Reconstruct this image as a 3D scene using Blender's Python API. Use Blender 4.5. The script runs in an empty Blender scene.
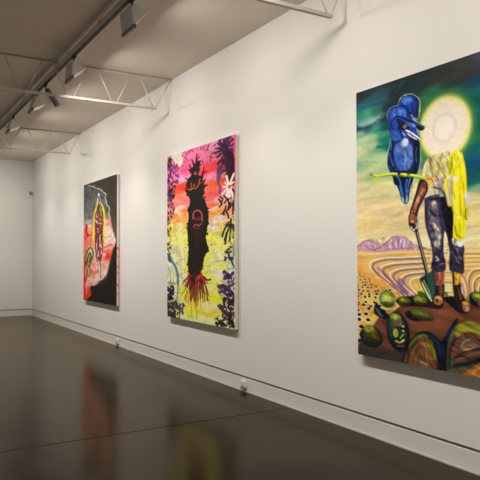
import bpy, bmesh, math, random, json
import numpy as np
from mathutils import Vector, Matrix

C = bpy.context.scene.collection
XW, H, YF = 3.598, 3.976, 16.57        # long wall, ceiling height, far wall (metres)
XL, YB = -4.6, -3.2                    # the two walls behind / left of the camera
PI = math.pi

# ------------------------------------------------------------------ materials
def mat(name, col, rough=.6, metal=0, spec=.5, bump=0, bscale=60, var=0, vscale=3):
    m = bpy.data.materials.new(name); m.use_nodes = True
    n = m.node_tree.nodes; l = m.node_tree.links; b = n['Principled BSDF']
    b.inputs['Base Color'].default_value = (*col, 1)
    b.inputs['Roughness'].default_value = rough
    b.inputs['Metallic'].default_value = metal
    b.inputs['Specular IOR Level'].default_value = spec
    tc = n.new('ShaderNodeTexCoord')
    if var:
        no = n.new('ShaderNodeTexNoise'); no.inputs['Scale'].default_value = vscale; no.inputs['Detail'].default_value = 4
        l.new(tc.outputs['Object'], no.inputs['Vector'])
        mx = n.new('ShaderNodeMix'); mx.data_type = 'RGBA'
        mx.inputs[6].default_value = (*[c*(1-var) for c in col], 1); mx.inputs[7].default_value = (*[min(1, c*(1+var)) for c in col], 1)
        l.new(no.outputs['Fac'], mx.inputs[0]); l.new(mx.outputs[2], b.inputs['Base Color'])
    if bump:
        no = n.new('ShaderNodeTexNoise'); no.inputs['Scale'].default_value = bscale; no.inputs['Detail'].default_value = 3
        l.new(tc.outputs['Object'], no.inputs['Vector'])
        bp = n.new('ShaderNodeBump'); bp.inputs['Strength'].default_value = bump; bp.inputs['Distance'].default_value = .002
        l.new(no.outputs['Fac'], bp.inputs['Height']); l.new(bp.outputs['Normal'], b.inputs['Normal'])
    return m

def emit(name, col, s):
    m = mat(name, (.8, .8, .78), .4)
    b = m.node_tree.nodes['Principled BSDF']
    b.inputs['Emission Color'].default_value = (*col, 1); b.inputs['Emission Strength'].default_value = s
    return m

M = dict(
    wall=mat('matt_white_wall_paint', (.80, .775, .735), .85, spec=.2, bump=.15, bscale=90, var=.012, vscale=1.3),
    skirt=mat('satin_skirting_paint', (.72, .68, .63), .6, spec=.3, bump=.1, bscale=70, var=.02, vscale=5),
    gap=mat('shadow_gap_back', (.30, .26, .25), .9, spec=.1, bump=.1),
    ceil=mat('matt_ceiling_paint', (.74, .66, .56), .9, spec=.15, bump=.15, bscale=50, var=.03, vscale=1.1),
    trimm=mat('floor_edge_metal', (.55, .56, .52), .4, metal=.6, bump=.1, var=.1, vscale=30),
    steel=mat('cream_painted_steel', (.66, .60, .52), .45, spec=.5, bump=.2, bscale=120, var=.05, vscale=20),
    rail=mat('grey_rail_aluminium', (.52, .49, .45), .5, metal=0, bump=.1, var=.04, vscale=8),
    black=mat('black_plastic', (.012, .011, .010), .5, bump=.1, var=.2),
    lampg=mat('grey_green_lamp_housing', (.70, .74, .66), .5, bump=.15, bscale=150, var=.04, vscale=12),
    lampm=mat('mid_grey_lamp_back', (.60, .56, .52), .5, bump=.1, var=.04, vscale=12),
    lampd=mat('dark_grey_lamp_housing', (.16, .16, .155), .5, bump=.15, bscale=150, var=.05, vscale=12),
    lens=emit('lit_lamp_lens', (1, .93, .84), .12),
    plast=mat('white_socket_plastic', (.80, .78, .74), .35, bump=.05, var=.02),
    hole=mat('socket_hole', (.05, .05, .05), .6, bump=.05, var=.1),
    brass=mat('dull_brass', (.30, .20, .12), .45, metal=.6, bump=.1, var=.1),
    back=mat('raw_canvas_back', (.5, .44, .36), .9, bump=.3, bscale=300, var=.06, vscale=10),
)

def floor_material():
    m = bpy.data.materials.new('polished_grey_concrete'); m.use_nodes = True
    n = m.node_tree.nodes; l = m.node_tree.links; b = n['Principled BSDF']
    tc = n.new('ShaderNodeTexCoord')
    def noise(sc, det, vec=None, rough=.55):
        x = n.new('ShaderNodeTexNoise'); x.inputs['Scale'].default_value = sc; x.inputs['Detail'].default_value = det
        x.inputs['Roughness'].default_value = rough
        l.new(vec or tc.outputs['Object'], x.inputs['Vector']); return x
    a = noise(1.1, 6); f = noise(14, 6, rough=.7)
    add = n.new('ShaderNodeMath'); add.operation = 'MULTIPLY_ADD'; add.inputs[1].default_value = .35
    l.new(f.outputs['Fac'], add.inputs[0]); l.new(a.outputs['Fac'], add.inputs[2])
    cr = n.new('ShaderNodeValToRGB'); e = cr.color_ramp.elements
    e[0].position = .42; e[0].color = (*FLOOR_D, 1); e[1].position = .92; e[1].color = (*FLOOR_L, 1)
    l.new(add.outputs[0], cr.inputs[0])
    # saw-cut joint across the room
    sx = n.new('ShaderNodeSeparateXYZ'); l.new(tc.outputs['Object'], sx.inputs[0])
    d = n.new('ShaderNodeMath'); d.operation = 'SUBTRACT'; d.inputs[1].default_value = JOINT_Y; l.new(sx.outputs['Y'], d.inputs[0])
    ab = n.new('ShaderNodeMath'); ab.operation = 'ABSOLUTE'; l.new(d.outputs[0], ab.inputs[0])
    lt = n.new('ShaderNodeMath'); lt.operation = 'LESS_THAN'; lt.inputs[1].default_value = .007; l.new(ab.outputs[0], lt.inputs[0])
    mx = n.new('ShaderNodeMix'); mx.data_type = 'RGBA'; mx.inputs[7].default_value = (.006, .005, .004, 1)
    l.new(lt.outputs[0], mx.inputs[0]); l.new(cr.outputs[0], mx.inputs[6]); l.new(mx.outputs[2], b.inputs['Base Color'])
    mr = n.new('ShaderNodeMapRange'); mr.inputs['To Min'].default_value = FLOOR_R[0]; mr.inputs['To Max'].default_value = FLOOR_R[1]
    l.new(a.outputs['Fac'], mr.inputs['Value'])
    b.inputs['Specular IOR Level'].default_value = 0; b.inputs['Roughness'].default_value = .9
    gl = n.new('ShaderNodeBsdfGlossy'); gl.inputs['Color'].default_value = FLOOR_T; l.new(mr.outputs[0], gl.inputs['Roughness'])
    fr = n.new('ShaderNodeFresnel'); fr.inputs['IOR'].default_value = FLOOR_S
    ji = n.new('ShaderNodeMath'); ji.operation = 'SUBTRACT'; ji.inputs[0].default_value = 1; l.new(lt.outputs[0], ji.inputs[1])
    fm = n.new('ShaderNodeMath'); fm.operation = 'MULTIPLY'; l.new(fr.outputs[0], fm.inputs[0]); l.new(ji.outputs[0], fm.inputs[1])
    ms = n.new('ShaderNodeMixShader'); l.new(fm.outputs[0], ms.inputs[0]); l.new(b.outputs[0], ms.inputs[1]); l.new(gl.outputs[0], ms.inputs[2])
    l.new(ms.outputs[0], n['Material Output'].inputs['Surface'])
    bp = n.new('ShaderNodeBump'); bp.inputs['Strength'].default_value = .16; bp.inputs['Distance'].default_value = .003
    l.new(noise(7, 6).outputs['Fac'], bp.inputs['Height']); l.new(bp.outputs['Normal'], b.inputs['Normal']); l.new(bp.outputs['Normal'], gl.inputs['Normal'])
    return m
FLOOR_D, FLOOR_L, FLOOR_R, FLOOR_S, JOINT_Y = (.008, .006, .0035), (.030, .0225, .015), (.13, .22), 1.16, 5.092
FLOOR_T = (.90, .83, .72, 1)

def paint_material():
    m = bpy.data.materials.new('painted_canvas'); m.use_nodes = True
    n = m.node_tree.nodes; l = m.node_tree.links; b = n['Principled BSDF']
    at = n.new('ShaderNodeAttribute'); at.attribute_name = 'pigment'
    l.new(at.outputs['Color'], b.inputs['Base Color']); b.inputs['Roughness'].default_value = .7; b.inputs['Specular IOR Level'].default_value = .08
    tc = n.new('ShaderNodeTexCoord'); no = n.new('ShaderNodeTexNoise'); no.inputs['Scale'].default_value = 160
    l.new(tc.outputs['Object'], no.inputs['Vector'])
    bp = n.new('ShaderNodeBump'); bp.inputs['Strength'].default_value = .12; bp.inputs['Distance'].default_value = .001
    l.new(no.outputs['Fac'], bp.inputs['Height']); l.new(bp.outputs['Normal'], b.inputs['Normal'])
    return m
M['paint'] = paint_material(); M['floor'] = floor_material()

# ------------------------------------------------------------------ mesh helpers
def add_box(bm, x0, x1, y0, y1, z0, z1, mtx=None):
    vs = [bm.verts.new((x, y, z)) for x in (x0, x1) for y in (y0, y1) for z in (z0, z1)]
    for f in ((0,1,3,2), (4,6,7,5), (0,4,5,1), (2,3,7,6), (0,2,6,4), (1,5,7,3)):
        bm.faces.new([vs[i] for i in f])
    if mtx: bmesh.ops.transform(bm, matrix=mtx, verts=vs)
    return vs

def add_rod(bm, a, b, r, seg=10):
    a, b = Vector(a), Vector(b); d = (b-a)
    q = d.to_track_quat('Z', 'Y').to_matrix().to_4x4()
    ring = [[bm.verts.new(Matrix.Translation(p) @ q @ Vector((r*math.cos(2*PI*i/seg), r*math.sin(2*PI*i/seg), 0))) for i in range(seg)] for p in (a, b)]
    for i in range(seg):
        j = (i+1) % seg; bm.faces.new((ring[0][i], ring[0][j], ring[1][j], ring[1][i]))
    bm.faces.new(ring[0][::-1]); bm.faces.new(ring[1])

def add_lathe(bm, prof, seg=20, mtx=Matrix()):
    rings = [[bm.verts.new(mtx @ Vector((r*math.cos(2*PI*i/seg), r*math.sin(2*PI*i/seg), z))) for i in range(seg)] for r, z in prof]
    for a, b in zip(rings, rings[1:]):
        for i in range(seg):
            j = (i+1) % seg; bm.faces.new((a[i], a[j], b[j], b[i]))
    bm.faces.new(rings[0][::-1]); bm.faces.new(rings[-1])

def add_prism(bm, prof, y0, y1):           # profile in x,z extruded along y
    a = [bm.verts.new((x, y0, z)) for x, z in prof]; b = [bm.verts.new((x, y1, z)) for x, z in prof]
    n = len(prof)
    for i in range(n):
        j = (i+1) % n; bm.faces.new((a[i], a[j], b[j], b[i]))
    bm.faces.new(a[::-1]); bm.faces.new(b)

def obj(name, bm, m, parent=None, bevel=0, smooth=False):
    bmesh.ops.recalc_face_normals(bm, faces=bm.faces)
    if bevel:
        bmesh.ops.bevel(bm, geom=list(bm.edges), offset=bevel, segments=2, affect='EDGES', clamp_overlap=True)
    me = bpy.data.meshes.new(name); bm.to_mesh(me); bm.free(); me.materials.append(m)
    if smooth:
        for p in me.polygons: p.use_smooth = True
    o = bpy.data.objects.new(name, me); C.objects.link(o)
    if parent: o.parent = parent
    return o

def box(name, x0, x1, y0, y1, z0, z1, m, parent=None, bevel=0):
    bm = bmesh.new(); add_box(bm, x0, x1, y0, y1, z0, z1); return obj(name, bm, m, parent, bevel)

def tag(o, label, cat, group=None):
    o['label'] = label; o['category'] = cat
    if group: o['group'] = group
    return o
def struct(o): o['kind'] = 'structure'; return o
def thing(name, label, cat, loc=(0,0,0), group=None):
    o = bpy.data.objects.new(name, None); C.objects.link(o); o.location = loc; o.empty_display_size = .1
    return tag(o, label, cat, group)

def copy_tree(o, parent=None):
    c = o.copy(); C.objects.link(c)
    if parent: c.parent = parent
    for ch in list(o.children): copy_tree(ch, c)
    return c

# ------------------------------------------------------------------ the room
ZG = (.150, .172)                       # shadow gap between skirting and wall board
struct(box('floor', XL-.2, XW+.2, YB-.2, YF+.2, -.12, 0, M['floor']))
struct(box('ceiling', XL-.2, XW+.2, YB-.2, YF+.2, H, H+.15, M['ceil']))
def wall(side, x0, x1, y0, y1, nx, ny):
    """wall slab with a recessed shadow gap; nx, ny point into the room"""
    bm = bmesh.new()
    add_box(bm, x0, x1, y0, y1, ZG[1], H)
    struct(obj('wall_'+side, bm, M['wall']))
    g = .028
    bx = (x0+(g if nx < 0 else 0), x1-(g if nx > 0 else 0), y0+(g if ny < 0 else 0), y1-(g if ny > 0 else 0))
    struct(box('trim_gap_'+side, *bx, .149, ZG[1], M['gap']))
    struct(box('baseboard_'+side, x0, x1, y0, y1, .008, .149, M['skirt'], bevel=.0015))
    struct(box('trim_floor_edge_'+side, x0-(.012 if nx < 0 else 0), x1+(.012 if nx > 0 else 0), y0-(.012 if ny < 0 else 0), y1+(.012 if ny > 0 else 0), 0, .008, M['trimm']))
wall('right', XW, XW+.15, YB, YF, -1, 0)
wall('left', XL-.15, XL, YB, YF, 1, 0)
wall('far', XL-.15, XW+.15, YF, YF+.15, 0, -1)
wall('back', XL-.15, XW+.15, YB-.15, YB, 0, 1)

# ------------------------------------------------------------------ roof trusses
ZC, ZB, PITCH = H-.022, 3.545, .583
def make_truss(y, label, ZB=3.546, xe=-.235):
    t = thing('roof_truss', label, 'roof truss', (XW, y, ZC), 'steel trusses under the ceiling')
    def part(name, bm, smooth=False): return obj(name, bm, M['steel'], t, smooth=smooth)
    xl = XL-XW+.02
    bm = bmesh.new()                    # top chord: a shallow channel tight under the ceiling
    add_box(bm, xl, -.003, -.022, -.006, 0, .020); add_box(bm, xl, -.003, .006, .022, 0, .020); add_box(bm, xl, -.003, -.022, .022, .014, .020)
    part('top_chord', bm)
    z = ZB-ZC
    bm = bmesh.new()                    # bottom chord: twin flat bars with the web rods between
    add_box(bm, xl+.2, xe, -.021, -.007, z-.015, z+.015); add_box(bm, xl+.2, xe, .007, .021, z-.015, z+.015)
    part('bottom_chord', bm)
    k = 0; xb = xe-.013
    ends = [(-.02, xb)]                 # from wall end down to the end of the bottom chord
    while xb-PITCH*.5 > xl+.3:
        ends.append((xb-PITCH/2+.065, xb-.030)); ends.append((xb-PITCH/2-.065, xb-PITCH+.030)); xb -= PITCH
    for xt, xo in ends:
        bm = bmesh.new(); add_rod(bm, (xt, 0, .004), (xo, 0, z), .0075); part('web_bar', bm, True)
    return t
make_truss(4.18, 'cream steel truss nearest the camera, its chord end cut by the top of the picture', 3.578, -.185)
make_truss(7.915, 'cream steel truss across the ceiling above the pink and yellow painting, middle of three')
make_truss(12.33, 'cream steel truss farthest away, near the far wall above the grey painting', 3.56, -.20)

# ------------------------------------------------------------------ lighting track
XT, ZT0, ZT1 = 2.03, 3.868, 3.945
tr = thing('lighting_track', 'long grey ceiling lighting track with black slot running the length of room', 'lighting track', (XT, 0, H))
bm = bmesh.new(); add_box(bm, -.020, .020, YB+1.5, YF-.3, ZT0-H, ZT1-H); obj('rail', bm, M['rail'], tr, bevel=.002)
bm = bmesh.new(); add_box(bm, -.010, .018, YB+1.5, YF-.3, ZT0-H-.010, ZT0-H-.001); obj('conductor_slot', bm, M['black'], tr)
y = YB+2.1
while y < YF-.5:
    bm = bmesh.new(); add_rod(bm, (0, y, 0), (0, y, ZT1-H), .006); add_box(bm, -.026, .026, y-.02, y+.02, ZT1-H-.012, ZT1-H+.004)
    obj('hanger', bm, M['lampd'], tr); y += 1.22

# ------------------------------------------------------------------ track lamps
def lamp_light(parent, loc, nrm, size, power, name, spread=PI):
    ld = bpy.data.lights.new(name, 'AREA'); ld.shape = 'RECTANGLE'; ld.size, ld.size_y = size; ld.energy = power
    ld.color = LAMP_COL; ld.spread = spread
    lo = bpy.data.objects.new(name, ld); C.objects.link(lo); lo.parent = parent
    lo.location = loc; z = -Vector(nrm).normalized(); yv = Vector((0, 1, 0)); xv = yv.cross(z).normalized(); yv = z.cross(xv)
    lo.rotation_euler = Matrix((xv, yv, z)).transposed().to_euler()
    return lo
LAMP_COL = (1, .945, .88)

def make_washer(y, tilt, label, power):
    """wedge shaped wall washer: back panel towards the room, lens down towards the wall"""
    t = thing('wall_washer_lamp', label, 'track lamp', (XT, y, ZT0-.010), 'wall washer lamps on the track')
    bm = bmesh.new(); add_box(bm, -.016, .016, -.05, .05, -.022, -.001); add_rod(bm, (0, 0, -.02), (0, 0, -.055), .011)
    obj('track_adapter', bm, M['black'], t)
    c, s = math.cos(tilt), math.sin(tilt)
    def r(x, z): return (x*c+z*s, -x*s+z*c-.045)
    A, B, D = (-.012, .0), (-.012, -.205), (.150, -.062)
    bm = bmesh.new()
    add_prism(bm, [r(*A), r(.012, .0), r(D[0], D[1]+.016), r(*D), r(B[0]+.008, B[1]+.012), r(*B)], .0, .29)
    obj('housing', bm, M['lampg'], t, bevel=.003)
    bm = bmesh.new(); add_prism(bm, [r(-.018, -.182), r(.012, -.176), r(.016, -.214), r(-.020, -.220)], -.002, .292)
    obj('front_lip', bm, M['lampd'], t, bevel=.002)
    bm = bmesh.new(); add_prism(bm, [r(-.0165, -.004), r(-.013, -.004), r(-.013, -.188), r(-.0165, -.188)], .006, .284)
    obj('back_panel', bm, M['lampm'], t)
    nx, nz = (.143*s*0+.66), -.75
    n0 = Vector((.66*c-.75*s, 0, -.66*s-.75*c))
    mid = [(B[0]+D[0])/2, (B[1]+D[1])/2]; mm = r(*mid)
    e0 = r(.010, -.186); e1 = r(.140, -.070)
    off = (n0.x*.006, n0.z*.006)
    bm = bmesh.new(); add_prism(bm, [(e0[0], e0[1]), (e1[0], e1[1]), (e1[0]+off[0], e1[1]+off[1]), (e0[0]+off[0], e0[1]+off[1])], .012, .278)
    obj('lens', bm, M['lens'], t)
    at = (mm[0]+n0.x*.03, .145, mm[1]+n0.z*.03)      # the reflector throws a wide part and a steeper, narrower part
    lamp_light(t, at, (.66, 0, -.75), (.14, .26), power*WIDE, 'wide_beam', math.radians(175))
    lamp_light(t, at, (.32, 0, -.947), (.14, .26), power*STEEP, 'steep_beam', math.radians(92))
    return t
WIDE, STEEP = .575, .375
PW = 30
make_washer(5.34, math.radians(-8), 'pale grey wedge lamp on the track, nearest of those in the picture', PW*.86)
make_washer(7.22, math.radians(4), 'grey wedge lamp hanging from the track just before the middle truss', PW)
make_washer(9.10, math.radians(16), 'grey wedge lamp just beyond the middle truss, left of the slim spotlight', PW)
make_washer(10.85, math.radians(16), 'small grey wedge lamp in front of the far truss, lit lens edge showing', PW)
for y_, pw, lb in ((3.78, .86, 'grey wedge lamp on the track beside the nearest truss, above the picture'),
               (2.0, 1.02, 'grey wedge lamp on the track level with the camera, out of the picture'),
               (.2, 1, 'grey wedge lamp on the track just behind the camera'),
               (12.75, .82, 'unseen grey wedge lamp added on the track beyond the farthest truss'),
               (14.6, .8, 'unseen grey wedge lamp added on the track closest to the far wall')):
    make_washer(y_, math.radians(6), lb, PW*pw)  # row carried on out of view at its seen spacing, for the light

# second track added out of view; bounce off the opposite wall lifts the shadows
t2 = copy_tree(tr); t2.location = (-3.05, 0, H); t2['label'] = 'added second ceiling lighting track, unseen, bouncing light off the opposite wall'
first = make_washer(-1.0, math.radians(6), 'added unseen wedge lamp on the second track, for bounce off the opposite wall', PW*.55)
first['group'] = 'added lamps on the unseen second track'
for k in range(7):
    w_ = first if k == 0 else copy_tree(first)
    w_.location = (-3.05, -1.0+k*2.3+.3, ZT0-.010); w_.rotation_euler = (0, 0, PI)

# slim spotlights
def make_spot(y, aim, watts, cone, label):
    sp = thing('spotlight', label, 'spotlight', (XT, y, ZT0-.010), 'slim spotlights on the track')
    bm = bmesh.new(); add_box(bm, -.016, .016, -.06, .06, -.022, -.001); obj('track_adapter', bm, M['black'], sp)
    bm = bmesh.new(); add_rod(bm, (0, 0, -.02), (.02, 0, -.07), .010); add_box(bm, .005, .04, -.03, .03, -.085, -.06); obj('bracket', bm, M['black'], sp)
    mt = Matrix.Translation((.02, 0, -.055)) @ Vector(aim).normalized().to_track_quat('Z', 'Y').to_matrix().to_4x4()
    bm = bmesh.new(); add_lathe(bm, [(.018, 0), (.034, .012), (.036, .10), (.038, .20), (.042, .27), (.038, .272), (.036, .262)], 24, mt)
    obj('barrel', bm, M['lampd'], sp, smooth=True)
    bm = bmesh.new(); add_box(bm, .010, .048, -.05, -.030, .10, .19, mt); obj('driver_box', bm, M['lampg'], sp, bevel=.003)
    ld = bpy.data.lights.new('spot_beam', 'SPOT'); ld.energy = watts; ld.spot_size = math.radians(cone); ld.spot_blend = .9; ld.color = LAMP_COL; ld.shadow_soft_size = .03
    lo = bpy.data.objects.new('spot_beam', ld); C.objects.link(lo); lo.parent = sp; lo.matrix_local = mt @ Matrix.Translation((0, 0, .29)) @ Matrix.Rotation(PI, 4, 'X')
make_spot(8.62, (.62, .35, -.70), 12, 60, 'slim dark spotlight on the track at the middle truss, tilted down to the right')
make_spot(13.6, (-.25, 1, -.50), 105, 110, 'added unseen spotlight near the end of the track, brightening the far wall')  # added out of view to brighten the far wall

# ------------------------------------------------------------------ small fittings
def outlet(y, z, label):
    t = thing('power_outlet', label, 'power outlet', (XW, y, z), 'sockets on the skirting')
    bm = bmesh.new(); add_box(bm, -.010, .0, -.062, .062, -.045, .045); obj('face_plate', bm, M['plast'], t, bevel=.003)
    for k in (-1, 1):
        bm = bmesh.new(); add_box(bm, -.028, -.010, k*.030-.021, k*.030+.021, -.026, .030); s = obj('socket', bm, M['plast'], t, bevel=.004)
        for dy, dz in ((-.007, .010), (.007, .010), (0, -.010)):
            bm = bmesh.new(); add_box(bm, -.0285, -.0275, k*.030+dy-.002, k*.030+dy+.002, dz-.005, dz+.005); obj('pin_hole', bm, M['hole'], s)
    bm = bmesh.new(); add_box(bm, -.030, .0, -.050, .050, -.058, -.045); obj('shade_strip', bm, M['lampd'], t, bevel=.002)  # dark strip below the plate stands in for its shadow
    return t
outlet(5.965, .088, 'white double socket on the skirting right of the pink and yellow painting')
outlet(10.08, .085, 'small white double socket on the skirting under the grey and red painting')
hk = thing('wall_bracket', 'tiny dark fitting high in the far corner of the room', 'wall bracket', (XW-.05, YF-.05, 3.14))
bm = bmesh.new(); add_box(bm, -.02, .05, -.02, .05, -.012, .012); obj('arm', bm, M['brass'], hk, bevel=.002)
bm = bmesh.new(); add_rod(bm, (-.03, -.03, .05), (-.03, -.03, -.03), .018, 14); obj('eye', bm, M['brass'], hk)

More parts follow.
